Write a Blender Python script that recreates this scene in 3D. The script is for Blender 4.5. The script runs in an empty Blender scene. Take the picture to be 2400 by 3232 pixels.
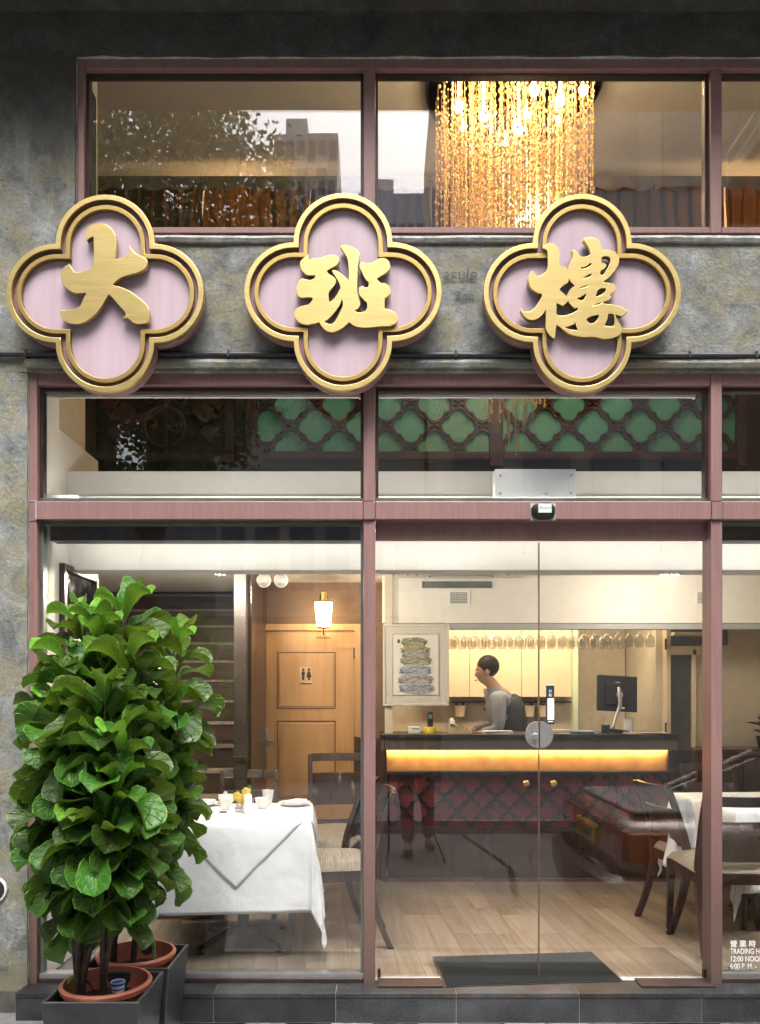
import bpy, bmesh, math, random
from mathutils import Vector, Matrix, Euler
from mathutils.geometry import tessellate_polygon
R = math.radians
PI = math.pi
sin, cos = math.sin, math.cos
random.seed(7)
scene = bpy.context.scene
COL = scene.collection

# ------------------------------------------------------------------ camera
CAMD, CAMH, F, VX, VY = 3.7, 1.511, 2442.0, 1215.0, 2200.0
cam_data = bpy.data.cameras.new('camera')
cam = bpy.data.objects.new('camera', cam_data)
COL.objects.link(cam)
cam.location = (0, -CAMD, CAMH)
cam.rotation_euler = (R(90), 0, 0)
cam_data.sensor_fit = 'HORIZONTAL'
cam_data.sensor_width = 36
cam_data.lens = 36 * F / 2400
cam_data.shift_x = (1200 - VX) / 2400
cam_data.shift_y = (VY - 1616) / 2400
cam_data.clip_start = 0.05
cam_data.clip_end = 1000
scene.camera = cam

# ------------------------------------------------------------------ sky, sun, exposure
SUN_EL, SUN_AZ = R(64), R(165)
w = bpy.data.worlds.new('World'); scene.world = w; w.use_nodes = True
wn, wl = w.node_tree.nodes, w.node_tree.links
for n in list(wn): wn.remove(n)
sky = wn.new('ShaderNodeTexSky'); sky.sky_type = 'NISHITA'; sky.sun_disc = False
sky.sun_elevation = SUN_EL; sky.sun_rotation = SUN_AZ
sky.air_density = 1.0; sky.dust_density = 6.0; sky.ozone_density = 1.0
hs = wn.new('ShaderNodeHueSaturation'); hs.inputs['Saturation'].default_value = 0.5
bg = wn.new('ShaderNodeBackground'); bg.inputs['Strength'].default_value = 0.15
wo = wn.new('ShaderNodeOutputWorld')
wl.new(sky.outputs[0], hs.inputs['Color']); wl.new(hs.outputs[0], bg.inputs[0]); wl.new(bg.outputs[0], wo.inputs[0])
sd = bpy.data.lights.new('sun', 'SUN'); sd.energy = 0.55; sd.angle = R(50); sd.color = (1, 0.98, 0.95)
so = bpy.data.objects.new('sun', sd); COL.objects.link(so)
# the sky's rotation is measured from +Y, clockwise seen from above
sdir = Vector((sin(SUN_AZ) * cos(SUN_EL), cos(SUN_AZ) * cos(SUN_EL), sin(SUN_EL)))
so.rotation_euler = sdir.to_track_quat('Z', 'Y').to_euler()
so.location = sdir * 40
scene.view_settings.view_transform = 'Standard'
scene.view_settings.look = 'None'
scene.view_settings.gamma = 1
scene.view_settings.use_curve_mapping = False
scene.view_settings.exposure = 2.05
scene.render.engine = 'CYCLES'
cy = scene.cycles
cy.use_denoising = True
try: cy.denoiser = 'OPENIMAGEDENOISE'
except Exception: pass
cy.max_bounces = 9; cy.diffuse_bounces = 4; cy.glossy_bounces = 4; cy.transmission_bounces = 8
cy.transparent_max_bounces = 24; cy.caustics_reflective = False; cy.caustics_refractive = False
cy.sample_clamp_indirect = 6
cy.use_adaptive_sampling = True; cy.adaptive_threshold = 0.015

def X(px, y=0.0): return (px - VX) / F * (y + CAMD)
def Z(py, y=0.0): return CAMH + (VY - py) / F * (y + CAMD)

# ------------------------------------------------------------------ mesh helpers
class MB:
    def __init__(s): s.v = []; s.f = []; s.uv = None
    def add(s, vs, fs):
        b = len(s.v); s.v += [tuple(p) for p in vs]; s.f += [tuple(i + b for i in f) for f in fs]; return s
    def box(s, x0, x1, y0, y1, z0, z1):
        if x0 > x1: x0, x1 = x1, x0
        if y0 > y1: y0, y1 = y1, y0
        if z0 > z1: z0, z1 = z1, z0
        return s.add([(x0,y0,z0),(x1,y0,z0),(x1,y1,z0),(x0,y1,z0),(x0,y0,z1),(x1,y0,z1),(x1,y1,z1),(x0,y1,z1)],
                     [(0,3,2,1),(4,5,6,7),(0,1,5,4),(1,2,6,5),(2,3,7,6),(3,0,4,7)])
    def obox(s, c, h, rot):
        m = Euler(rot).to_matrix() if not isinstance(rot, Matrix) else rot
        c = Vector(c); q = []
        for dz in (-1, 1):
            for dx, dy in ((-1,-1),(1,-1),(1,1),(-1,1)):
                q.append(c + m @ Vector((dx*h[0], dy*h[1], dz*h[2])))
        return s.add(q, [(0,3,2,1),(4,5,6,7),(0,1,5,4),(1,2,6,5),(2,3,7,6),(3,0,4,7)])
    def tube(s, pts, r, n=8, caps=True):
        pts = [Vector(p) for p in pts]
        rs = r if isinstance(r, (list, tuple)) else [r] * len(pts)
        b = len(s.v); up = None
        for i, p in enumerate(pts):
            t = (pts[min(i+1, len(pts)-1)] - pts[max(i-1, 0)]).normalized()
            if up is None:
                up = Vector((0,0,1)) if abs(t.z) < .9 else Vector((1,0,0))
            a = t.cross(up).normalized(); c = a.cross(t).normalized(); up = c
            for k in range(n):
                th = 2*PI*k/n
                s.v.append(tuple(p + (a*cos(th) + c*sin(th)) * rs[i]))
        for i in range(len(pts)-1):
            for k in range(n):
                k2 = (k+1) % n
                s.f.append((b+i*n+k, b+i*n+k2, b+(i+1)*n+k2, b+(i+1)*n+k))
        if caps:
            s.f.append(tuple(b+k for k in range(n-1, -1, -1)))
            s.f.append(tuple(b+(len(pts)-1)*n+k for k in range(n)))
        return s
    def lathe(s, prof, c=(0,0,0), n=20, axis='z', sx=1, sy=1):
        b = len(s.v); c = Vector(c)
        for r, h in prof:
            for k in range(n):
                th = 2*PI*k/n
                p = Vector((r*cos(th)*sx, r*sin(th)*sy, h))
                if axis == 'y': p = Vector((p.x, h, p.y))
                if axis == 'x': p = Vector((h, p.x, p.y))
                s.v.append(tuple(c + p))
        for i in range(len(prof)-1):
            for k in range(n):
                k2 = (k+1) % n
                s.f.append((b+i*n+k, b+i*n+k2, b+(i+1)*n+k2, b+(i+1)*n+k))
        if prof[0][0] > 1e-6: s.f.append(tuple(b+k for k in range(n-1, -1, -1)))
        if prof[-1][0] > 1e-6: s.f.append(tuple(b+(len(prof)-1)*n+k for k in range(n)))
        return s
    def ball(s, c, r, n=8, m=5, sc=(1,1,1)):
        prof = [(r*sin(PI*i/m)+1e-7*(i in (0,m)), -r*cos(PI*i/m)) for i in range(m+1)]
        b = len(s.v); s.lathe(prof, (0,0,0), n)
        for i in range(b, len(s.v)):
            p = s.v[i]; s.v[i] = (c[0]+p[0]*sc[0], c[1]+p[1]*sc[1], c[2]+p[2]*sc[2])
        return s
    def grid(s, fn, nu, nv, close_u=False):
        b = len(s.v)
        for j in range(nv+1):
            for i in range(nu+1):
                s.v.append(tuple(fn(i/nu, j/nv)))
        for j in range(nv):
            for i in range(nu):
                a = b+j*(nu+1)+i
                s.f.append((a, a+1, a+nu+2, a+nu+1))
        return s
    def prism(s, poly, y0, y1, holes=()):
        loops = [poly] + list(holes)
        flat = [p for l in loops for p in l]
        tris = tessellate_polygon([[Vector((p[0], p[1], 0)) for p in l] for l in loops])
        n = len(flat); b = len(s.v)
        for yy in (y0, y1):
            s.v += [(p[0], yy, p[1]) for p in flat]
        for t in tris:
            s.f.append((b+t[0], b+t[1], b+t[2])); s.f.append((b+n+t[2], b+n+t[1], b+n+t[0]))
        k = 0
        for l in loops:
            m = len(l)
            for i in range(m):
                a, c = b+k+i, b+k+(i+1) % m
                s.f.append((a, c, c+n, a+n))
            k += m
        return s
    def shift(s, d):
        s.v = [(p[0]+d[0], p[1]+d[1], p[2]+d[2]) for p in s.v]; return s
    def xform(s, m):
        s.v = [tuple(m @ Vector(p)) for p in s.v]; return s

def make_mesh(name, mb, smooth=None, recalc=True):
    me = bpy.data.meshes.new(name)
    me.from_pydata(mb.v, [], mb.f)
    if recalc:
        bm = bmesh.new(); bm.from_mesh(me)
        bmesh.ops.recalc_face_normals(bm, faces=bm.faces); bm.to_mesh(me); bm.free()
    if smooth:
        for p in me.polygons: p.use_smooth = True
        me.set_sharp_from_angle(angle=R(smooth))
    me.update()
    return me

def root_of(o):
    while o.parent: o = o.parent
    return o

def thing(name, label, cat, loc=(0,0,0), rz=0, group=None):
    o = bpy.data.objects.new(name, None); COL.objects.link(o)
    o.empty_display_size = .1
    o.location = loc; o.rotation_euler = (0, 0, rz)
    o['label'] = label; o['category'] = cat
    if group: o['group'] = group
    return o

def part(name, mb, m, parent, smooth=None, bevel=0, world=True, seg=2, label=None, kind=None, recalc=True):
    if world:
        l = root_of(parent).location
        mb.shift((-l.x, -l.y, -l.z))
    me = make_mesh(name, mb, smooth, recalc)
    return link_mesh(name, me, m, parent, bevel, seg, label, kind)

def link_mesh(name, me, m, parent, bevel=0, seg=2, label=None, kind=None):
    if m is not None and not me.materials: me.materials.append(m)
    o = bpy.data.objects.new(name, me); COL.objects.link(o)
    if parent: o.parent = parent
    if bevel: add_bevel(o, bevel, seg)
    if label: o['label'] = label
    if kind: o['kind'] = kind
    return o

def add_bevel(o, wd, seg=2):
    b = o.modifiers.new('bevel', 'BEVEL'); b.width = wd; b.segments = seg; b.limit_method = 'ANGLE'; b.angle_limit = R(40)
    b.harden_normals = False

def single(name, mb, m, label, cat, smooth=None, bevel=0, group=None):
    xs = [p[0] for p in mb.v]; ys = [p[1] for p in mb.v]; zs = [p[2] for p in mb.v]
    c = ((min(xs)+max(xs))/2, (min(ys)+max(ys))/2, min(zs))
    mb.shift((-c[0], -c[1], -c[2]))
    o = link_mesh(name, make_mesh(name, mb, smooth), m, None, bevel)
    o.location = c
    o['label'] = label; o['category'] = cat
    if group: o['group'] = group
    return o

def structure(name, mb, m, parent=None, smooth=None, bevel=0):
    o = link_mesh(name, make_mesh(name, mb, smooth), m, parent, bevel)
    if not parent: o['kind'] = 'structure'
    return o

def copy_tree(o, parent=None):
    c = o.copy(); COL.objects.link(c)
    if parent: c.parent = parent
    for ch in list(o.children): copy_tree(ch, c)
    return c

def spline(pts, k=6):
    """closed Catmull-Rom through pts; a third element marks a corner"""
    n = len(pts); P = [Vector((p[0], p[1])) for p in pts]; C = [len(p) > 2 for p in pts]
    out = []
    for i in range(n):
        p1, p2 = P[i], P[(i+1) % n]
        p0 = P[i-1] if not C[i] else p1 - (p2-p1)*.5
        p3 = P[(i+2) % n] if not C[(i+1) % n] else p2 + (p2-p1)*.5
        for j in range(k):
            t = j/k
            out.append(.5*((2*p1)+(p2-p0)*t+(2*p0-5*p1+4*p2-p3)*t*t+(-p0+3*p1-3*p2+p3)*t**3))
    return [(p.x, p.y) for p in out]

def curve_mesh(loops, depth, bev=0.0):
    """flat outline with holes -> solid with a small bevel; drawn in XY, solid centred on z=0"""
    cu = bpy.data.curves.new('outline', 'CURVE'); cu.dimensions = '2D'; cu.fill_mode = 'BOTH'
    cu.extrude = depth/2 - bev; cu.bevel_depth = bev; cu.bevel_resolution = 1; cu.offset = -bev
    for l in loops:
        sp = cu.splines.new('POLY'); sp.points.add(len(l)-1); sp.use_cyclic_u = True
        for i, p in enumerate(l): sp.points[i].co = (p[0], p[1], 0, 1)
    return eval_mesh(cu)

def eval_mesh(data):
    o = bpy.data.objects.new('tmp', data); COL.objects.link(o)
    dg = bpy.context.evaluated_depsgraph_get(); dg.update()
    me = bpy.data.meshes.new_from_object(o.evaluated_get(dg), depsgraph=dg)
    bpy.data.objects.remove(o)
    return me

def text_mesh(body, size, depth=0.001, align='LEFT', bold=0.0):
    cu = bpy.data.curves.new('lettering', 'FONT'); cu.body = body; cu.size = size; cu.extrude = depth/2
    cu.align_x = align; cu.offset = bold
    return eval_mesh(cu)

def lettering(name, body, size, loc, m, parent, xs=1.0, depth=0.001, align='LEFT', label=None, bold=0.0):
    me = text_mesh(body, size, depth, align, bold)
    me.materials.clear(); me.materials.append(m)
    M = Matrix.Translation(loc) @ Matrix.Rotation(R(90), 4, 'X') @ Matrix.Diagonal((xs, 1, 1, 1))
    me.transform(M)
    if parent:
        l = root_of(parent).location
        me.transform(Matrix.Translation(-l))
    me.name = name
    return link_mesh(name, me, None, parent, label=label)

def skin_mesh(verts, edges, radii, sub=2, root=0):
    me = bpy.data.meshes.new('sk'); me.from_pydata([tuple(v) for v in verts], edges, [])
    o = bpy.data.objects.new('sk', me); COL.objects.link(o)
    md = o.modifiers.new('s', 'SKIN'); md.use_smooth_shade = True
    if not me.skin_vertices: me.skin_vertices.new()
    sv = me.skin_vertices[0].data
    for i, r in enumerate(radii):
        sv[i].radius = r if isinstance(r, tuple) else (r, r)
        sv[i].use_root = (i == root)
    ss = o.modifiers.new('u', 'SUBSURF'); ss.levels = sub; ss.render_levels = sub
    dg = bpy.context.evaluated_depsgraph_get(); dg.update()
    out = bpy.data.meshes.new_from_object(o.evaluated_get(dg), depsgraph=dg)
    bpy.data.objects.remove(o)
    for p in out.polygons: p.use_smooth = True
    return out

# ------------------------------------------------------------------ materials
class NT:
    def __init__(s, name):
        s.m = bpy.data.materials.new(name); s.m.use_nodes = True
        s.n = s.m.node_tree.nodes; s.l = s.m.node_tree.links
        s.b = s.n['Principled BSDF']; s.out = s.n['Material Output']
    def new(s, t, **kw):
        n = s.n.new(t)
        for k, v in kw.items(): setattr(n, k, v)
        return n
    def link(s, a, b): s.l.new(a, b)
    def coord(s, kind='Object', scale=(1,1,1), rot=(0,0,0)):
        tc = s.new('ShaderNodeTexCoord'); mp = s.new('ShaderNodeMapping')
        mp.inputs['Scale'].default_value = scale; mp.inputs['Rotation'].default_value = rot
        s.link(tc.outputs[kind], mp.inputs['Vector']); return mp.outputs['Vector']
    def noise(s, vec, scale, detail=4, rough=.55, dist=0):
        n = s.new('ShaderNodeTexNoise'); n.inputs['Scale'].default_value = scale
        n.inputs['Detail'].default_value = detail; n.inputs['Roughness'].default_value = rough
        n.inputs['Distortion'].default_value = dist
        if vec is not None: s.link(vec, n.inputs['Vector'])
        return n.outputs['Fac']
    def ramp(s, fac, stops):
        r = s.new('ShaderNodeValToRGB'); e = r.color_ramp.elements
        while len(e) > 1: e.remove(e[-1])
        for i, (p, c) in enumerate(stops):
            c = c if len(c) == 4 else (*c, 1)
            if i == 0: e[0].position = p; e[0].color = c
            else:
                q = e.new(p); q.color = c
        s.link(fac, r.inputs[0]); return r.outputs[0]
    def mix(s, fac, a, b, mode='MIX'):
        n = s.new('ShaderNodeMix', data_type='RGBA', blend_type=mode)
        if isinstance(fac, (int, float)): n.inputs[0].default_value = fac
        else: s.link(fac, n.inputs[0])
        for i, q in ((6, a), (7, b)):
            if isinstance(q, tuple): n.inputs[i].default_value = (*q[:3], 1)
            else: s.link(q, n.inputs[i])
        return n.outputs[2]
    def math(s, op, a, b=None, c=None):
        n = s.new('ShaderNodeMath', operation=op)
        for i, q in enumerate((a, b, c)):
            if q is None: continue
            if isinstance(q, (int, float)): n.inputs[i].default_value = q
            else: s.link(q, n.inputs[i])
        return n.outputs[0]
    def bump(s, h, strength=.3, dist=.01):
        b = s.new('ShaderNodeBump'); b.inputs['Strength'].default_value = strength; b.inputs['Distance'].default_value = dist
        s.link(h, b.inputs['Height']); s.link(b.outputs[0], s.b.inputs['Normal']); return b
    def base(s, c):
        if isinstance(c, tuple): s.b.inputs['Base Color'].default_value = (*c[:3], 1)
        else: s.link(c, s.b.inputs['Base Color'])
        return s
    def set(s, **kw):
        for k, v in kw.items():
            i = s.b.inputs[k.replace('_', ' ')]
            if isinstance(v, (int, float, tuple)): i.default_value = v
            else: s.link(v, i)
        return s

def simple(name, col, rough=.5, metal=0, var=.15, vscale=12, bump=0, bscale=60, coat=0, rand=0, spec=None, stretch=(1,1,1), bdist=.004):
    t = NT(name)
    v = t.coord('Object', stretch)
    nz = t.noise(v, vscale, 5)
    lo = tuple(c*(1-var) for c in col); hi = tuple(min(1, c*(1+var)) for c in col)
    c = t.ramp(nz, [(.3, lo), (.7, hi)])
    if rand:
        oi = t.new('ShaderNodeObjectInfo')
        k = t.math('MULTIPLY_ADD', oi.outputs['Random'], 2*rand, 1-rand)
        hsv = t.new('ShaderNodeHueSaturation'); t.link(k, hsv.inputs['Value']); t.link(c, hsv.inputs['Color']); c = hsv.outputs[0]
    t.base(c)
    rr = t.math('MULTIPLY_ADD', nz, .2, rough-.1)
    t.set(Roughness=rr, Metallic=metal)
    if coat: t.set(Coat_Weight=coat, Coat_Roughness=.1)
    if spec is not None: t.b.inputs['Specular IOR Level'].default_value = spec
    if bump: t.bump(t.noise(v, bscale, 4), bump, bdist)
    return t.m

def emission(name, col, strength):
    t = NT(name); t.base((*col, 1)); t.set(Emission_Color=(*col, 1), Emission_Strength=strength, Roughness=.4); return t.m

def glass_mat(name, tint=(1,1,1), f0=.05, dirt=0.0, wave=0.0, rough=0.0):
    """clear sheet: a mirror share that grows towards grazing, the rest passes straight through"""
    t = NT(name); t.n.remove(t.b)
    lw = t.new('ShaderNodeLayerWeight'); lw.inputs['Blend'].default_value = .5
    p5 = t.math('POWER', lw.outputs['Facing'], 5.0)
    fr = t.math('MULTIPLY_ADD', p5, 1-f0, f0)
    tr = t.new('ShaderNodeBsdfTransparent'); tr.inputs[0].default_value = (*tint, 1)
    gl = t.new('ShaderNodeBsdfGlossy'); gl.inputs['Roughness'].default_value = rough
    if wave:
        v = t.coord('Object'); b = t.new('ShaderNodeBump'); b.inputs['Strength'].default_value = 1; b.inputs['Distance'].default_value = wave
        t.link(t.noise(v, 1.3, 1), b.inputs['Height']); t.link(b.outputs[0], gl.inputs['Normal'])
    mx = t.new('ShaderNodeMixShader'); t.link(fr, mx.inputs[0]); t.link(tr.outputs[0], mx.inputs[1]); t.link(gl.outputs[0], mx.inputs[2])
    last = mx.outputs[0]
    if dirt:
        v = t.coord('Object'); nz = t.noise(v, 9, 6, .7)
        k = t.math('MULTIPLY', t.math('POWER', nz, 3), dirt)
        df = t.new('ShaderNodeBsdfDiffuse'); df.inputs[0].default_value = (.6,.6,.58,1)
        m2 = t.new('ShaderNodeMixShader'); t.link(k, m2.inputs[0]); t.link(last, m2.inputs[1]); t.link(df.outputs[0], m2.inputs[2]); last = m2.outputs[0]
    t.link(last, t.out.inputs['Surface'])
    return t.m

def plaster_mat():
    t = NT('weathered_plaster'); v = t.coord('Object')
    big = t.noise(v, 1.7, 5, .6, .6); mid = t.noise(v, 7, 8, .70, .3)
    c = t.ramp(mid, [(.25, (.036,.040,.037)), (.40, (.125,.136,.128)), (.55, (.25,.264,.254)), (.68, (.45,.472,.46))])
    ochre = t.ramp(t.noise(t.coord('Object', (1,1,1.15), (0,.3,.1)), 5.5, 8, .70, .35), [(.44, (0,0,0)), (.56, (1,1,1))])
    c = t.mix(t.math('MULTIPLY', ochre, .62), c, (.29,.26,.145))
    blue = t.ramp(t.noise(t.coord('Object', (1.3,1,.9), (0,0,1.2)), 4.4, 7, .68, .2), [(.48, (0,0,0)), (.66, (1,1,1))])
    c = t.mix(t.math('MULTIPLY', blue, .4), c, (.25,.285,.30))
    # trowel scratches in two directions
    s1 = t.noise(t.coord('Object', (9,1,46), (0,.75,0)), 2.6, 6, .72, 1.2)
    s2 = t.noise(t.coord('Object', (10,1,40), (0,-.95,0)), 2.4, 6, .72, 1.2)
    sc = t.math('MINIMUM', s1, s2)
    k = t.ramp(sc, [(.29, (1,1,1)), (.37, (0,0,0))])
    c = t.mix(t.math('MULTIPLY', k, .6), c, (.045,.045,.042))
    # dirt running down the left edge and mildew with canopy shade painted in over the window head
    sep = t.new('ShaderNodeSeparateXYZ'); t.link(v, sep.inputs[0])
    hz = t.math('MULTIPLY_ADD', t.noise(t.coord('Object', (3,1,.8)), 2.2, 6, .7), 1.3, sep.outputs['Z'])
    mil_shade = t.ramp(t.math('MULTIPLY_ADD', hz, .55, -2.3), [(.12, (0,0,0)), (.42, (1,1,1))])
    c = t.mix(t.math('MULTIPLY', mil_shade, .75), c, (.022,.022,.019))
    low = t.ramp(t.math('MULTIPLY_ADD', t.noise(t.coord('Object', (4,1,1)), 2.5, 6, .7), .9, t.math('MULTIPLY', sep.outputs['Z'], -.9)), [(.0, (0,0,0)), (.5, (1,1,1))])
    c = t.mix(t.math('MULTIPLY', low, .5), c, (.12,.11,.075))
    fine = t.noise(v, 70, 8, .78, .4)
    c = t.mix(1.0, c, t.ramp(fine, [(.30, (.62,.63,.64)), (.50, (1,1.005,1.01)), (.72, (1.25,1.26,1.27))]), 'MULTIPLY')
    pit = t.ramp(t.noise(v, 34, 5, .7, 1.5), [(.27, (1,1,1)), (.35, (0,0,0))])
    c = t.mix(t.math('MULTIPLY', pit, .6), c, (.03,.03,.028))
    chip = t.ramp(t.noise(v, 27, 6, .75, .8), [(.735, (0,0,0)), (.77, (1,1,1))])
    c = t.mix(t.math('MULTIPLY', chip, .8), c, (.55,.56,.55))
    t.base(c); t.set(Roughness=.72)
    h = t.math('ADD', t.math('MULTIPLY', mid, .8), t.math('MULTIPLY', t.noise(v, 40, 6, .7), .35))
    h = t.math('SUBTRACT', h, t.math('MULTIPLY', k, .5))
    h = t.math('ADD', h, t.math('MULTIPLY', fine, .5))
    t.bump(h, 1.0, .014)
    return t.m

def brass_mat(name, col, rough):
    t = NT(name); v = t.coord('Object', (2, 30, 90))
    st = t.noise(v, 3, 5, .6); bl = t.noise(t.coord('Object'), 5, 4)
    c = t.mix(.5, t.ramp(st, [(.3, tuple(x*.8 for x in col)), (.7, tuple(min(1, x*1.12) for x in col))]),
              t.ramp(bl, [(.3, tuple(x*.85 for x in col)), (.7, col)]))
    t.base(c); t.set(Metallic=.92, Roughness=t.math('MULTIPLY_ADD', st, .18, rough))
    t.bump(st, .12, .002)
    return t.m

def wood_mat(name, a, b, rough=.4, scale=1.0, coat=.15, rand=.12, axis='x'):
    t = NT(name)
    st = {'x': (1, 14, 14), 'z': (14, 14, 1), 'y': (14, 1, 14)}[axis]
    v = t.coord('Object', st)
    oi = t.new('ShaderNodeObjectInfo')
    add = t.new('ShaderNodeVectorMath', operation='ADD'); t.link(v, add.inputs[0])
    cmb = t.new('ShaderNodeCombineXYZ'); t.link(t.math('MULTIPLY', oi.outputs['Random'], 37), cmb.inputs[0]); t.link(t.math('MULTIPLY', oi.outputs['Random'], 91), cmb.inputs[1])
    t.link(cmb.outputs[0], add.inputs[1])
    nz = t.noise(add.outputs[0], 1.6*scale, 6, .6, .8)
    c = t.ramp(nz, [(.28, a), (.72, b)])
    hsv = t.new('ShaderNodeHueSaturation'); t.link(t.math('MULTIPLY_ADD', oi.outputs['Random'], 2*rand, 1-rand), hsv.inputs['Value']); t.link(c, hsv.inputs['Color'])
    t.base(hsv.outputs[0]); t.set(Roughness=t.math('MULTIPLY_ADD', nz, .2, rough-.1), Coat_Weight=coat)
    t.bump(nz, .08, .003)
    return t.m

def leaf_mat(name, top, dark, vein):
    t = NT(name)
    tc = t.new('ShaderNodeTexCoord'); sep = t.new('ShaderNodeSeparateXYZ'); t.link(tc.outputs['UV'], sep.inputs[0])
    u = t.math('ABSOLUTE', t.math('SUBTRACT', sep.outputs['X'], .5)); vv = sep.outputs['Y']
    mid = t.math('SUBTRACT', 1, t.math('SMOOTH_MIN', t.math('MULTIPLY', u, 26), 1, .2))
    q = t.math('FRACT', t.math('MULTIPLY', t.math('SUBTRACT', vv, t.math('MULTIPLY', u, .55)), 6.5))
    lat = t.math('ABSOLUTE', t.math('SUBTRACT', q, .5))
    lat = t.math('SUBTRACT', 1, t.math('MINIMUM', t.math('MULTIPLY', lat, 13), 1))
    edge = t.math('GREATER_THAN', u, .475)
    k = t.math('MAXIMUM', t.math('MAXIMUM', mid, t.math('MULTIPLY', lat, .75)), t.math('MULTIPLY', edge, .8))
    oi = t.new('ShaderNodeObjectInfo')
    nz = t.noise(t.coord('Object'), 14, 4)
    c = t.mix(nz, dark, top)
    c = t.mix(k, c, vein)
    hsv = t.new('ShaderNodeHueSaturation'); t.link(t.math('MULTIPLY_ADD', oi.outputs['Random'], .95, .5), hsv.inputs['Value'])
    t.link(t.math('MULTIPLY_ADD', oi.outputs['Random'], .036, .482), hsv.inputs['Hue']); t.link(c, hsv.inputs['Color'])
    vo = t.noise(t.coord('Object'), 7, 5, .7, .4)
    spot = t.math('MULTIPLY', t.ramp(vo, [(.715, (0,0,0)), (.735, (1,1,1))]), t.math('GREATER_THAN', oi.outputs['Random'], .55))
    lc = t.mix(spot, hsv.outputs[0], (.30,.22,.12))
    t.base(lc); t.set(Roughness=t.math('MULTIPLY_ADD', nz, .25, .20))
    t.b.inputs['Specular IOR Level'].default_value = .42
    h = t.math('MULTIPLY_ADD', k, -.6, t.math('MULTIPLY', lat, -.3))
    t.bump(t.math('ADD', h, t.math('MULTIPLY', t.noise(t.coord('Object'), 5.5, 4, .6, .6), .9)), .7, .02)
    trn = t.new('ShaderNodeBsdfTranslucent'); t.link(t.mix(.6, hsv.outputs[0], (.25,.4,.03)), trn.inputs[0])
    mx = t.new('ShaderNodeMixShader'); mx.inputs[0].default_value = .22
    t.link(t.b.outputs[0], mx.inputs[1]); t.link(trn.outputs[0], mx.inputs[2]); t.link(mx.outputs[0], t.out.inputs['Surface'])
    return t.m

M = {}
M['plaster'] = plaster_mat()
M['edge_plaster'] = simple('plaster_edge', (.42,.43,.40), .75, var=.35, vscale=18, bump=.8, bscale=50, bdist=.01)
def frame_mat():
    t = NT('maroon_metal_frame'); v = t.coord('Object')
    st = t.noise(t.coord('Object', (22,22,1.2)), 2.5, 5, .6)
    c = t.ramp(st, [(.3, (.255,.145,.137)), (.7, (.315,.185,.175))])
    c = t.mix(t.math('MULTIPLY', t.ramp(t.noise(v, 60, 3, .7), [(.62, (0,0,0)), (.74, (1,1,1))]), .3), c, (.5,.42,.38))
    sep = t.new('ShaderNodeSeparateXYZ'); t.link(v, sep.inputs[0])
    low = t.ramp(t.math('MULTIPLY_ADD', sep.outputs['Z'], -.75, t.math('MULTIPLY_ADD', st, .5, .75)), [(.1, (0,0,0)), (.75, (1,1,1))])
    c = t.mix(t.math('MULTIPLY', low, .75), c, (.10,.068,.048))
    t.base(c); t.set(Metallic=.15, Roughness=.42); t.bump(t.noise(v, 180, 3), .08, .002)
    return t.m
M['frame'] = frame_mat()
M['frame_dark'] = simple('dark_brown_metal', (.045,.03,.028), .4, .2, var=.3)
M['bead'] = simple('glazing_bead', (.16,.18,.17), .35, .4, var=.2)
M['silver'] = simple('satin_silver', (.62,.62,.63), .32, .9, var=.1)
M['glass'] = glass_mat('window_glass', (.985,.992,.985), .060, dirt=.012, wave=.0009)
M['glass_upper'] = glass_mat('upper_window_glass', (.985,.992,.985), .108, dirt=.014, wave=.0010)
M['glass_door'] = glass_mat('door_glass', (.985,.985,.975), .068, dirt=.010, wave=.0005)
M['brass'] = brass_mat('brushed_brass', (.63,.485,.20), .28)
M['brass_dark'] = brass_mat('old_brass', (.40,.285,.10), .34)
def pink_mat():
    t = NT('pink_lacquer'); v = t.coord('Object')
    st = t.noise(t.coord('Object', (9,1,.7)), 2.4, 5, .6)
    c = t.ramp(st, [(.3, (.44,.325,.375)), (.7, (.51,.395,.445))])
    sm = t.ramp(t.noise(v, 8, 5, .7), [(.66, (0,0,0)), (.76, (1,1,1))])
    c = t.mix(t.math('MULTIPLY', sm, .25), c, (.34,.2,.24))
    t.base(c); t.set(Roughness=.42); return t.m
M['pink'] = pink_mat()
M['pink_side'] = simple('pink_side', (.30,.17,.18), .5, var=.25)
M['pipe'] = simple('black_pipe', (.035,.038,.04), .45, var=.4, vscale=25)
def granite_mat():
    t = NT('dark_granite'); v = t.coord('Object')
    vo = t.new('ShaderNodeTexVoronoi'); vo.inputs['Scale'].default_value = 260; t.link(v, vo.inputs['Vector'])
    sp = t.noise(v, 140, 3, .7)
    c = t.ramp(sp, [(.35, (.006,.007,.008)), (.55, (.016,.017,.019)), (.7, (.075,.08,.085))])
    c = t.mix(t.math('MULTIPLY', t.ramp(t.noise(v, 4, 5, .6), [(.4, (0,0,0)), (.7, (1,1,1))]), .4), c, (.10,.105,.11))
    oi = t.new('ShaderNodeObjectInfo'); hsv = t.new('ShaderNodeHueSaturation')
    t.link(t.math('MULTIPLY_ADD', oi.outputs['Random'], .7, .65), hsv.inputs['Value']); t.link(c, hsv.inputs['Color'])
    t.base(hsv.outputs[0]); t.set(Roughness=.42); t.bump(sp, .12, .001); return t.m
M['granite'] = granite_mat()
M['mortar'] = simple('pale_mortar', (.42,.42,.42), .85, var=.2, vscale=40)
M['paver'] = simple('paving_stone', (.30,.295,.29), .85, var=.25, vscale=30, bump=.6, bscale=120, rand=.22)
M['asphalt'] = simple('road_concrete', (.19,.185,.18), .8, var=.3, vscale=2.5, bump=.4, bscale=90)
M['kerb'] = simple('kerb_stone', (.36,.35,.34), .8, var=.25, vscale=9, bump=.4)
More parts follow.
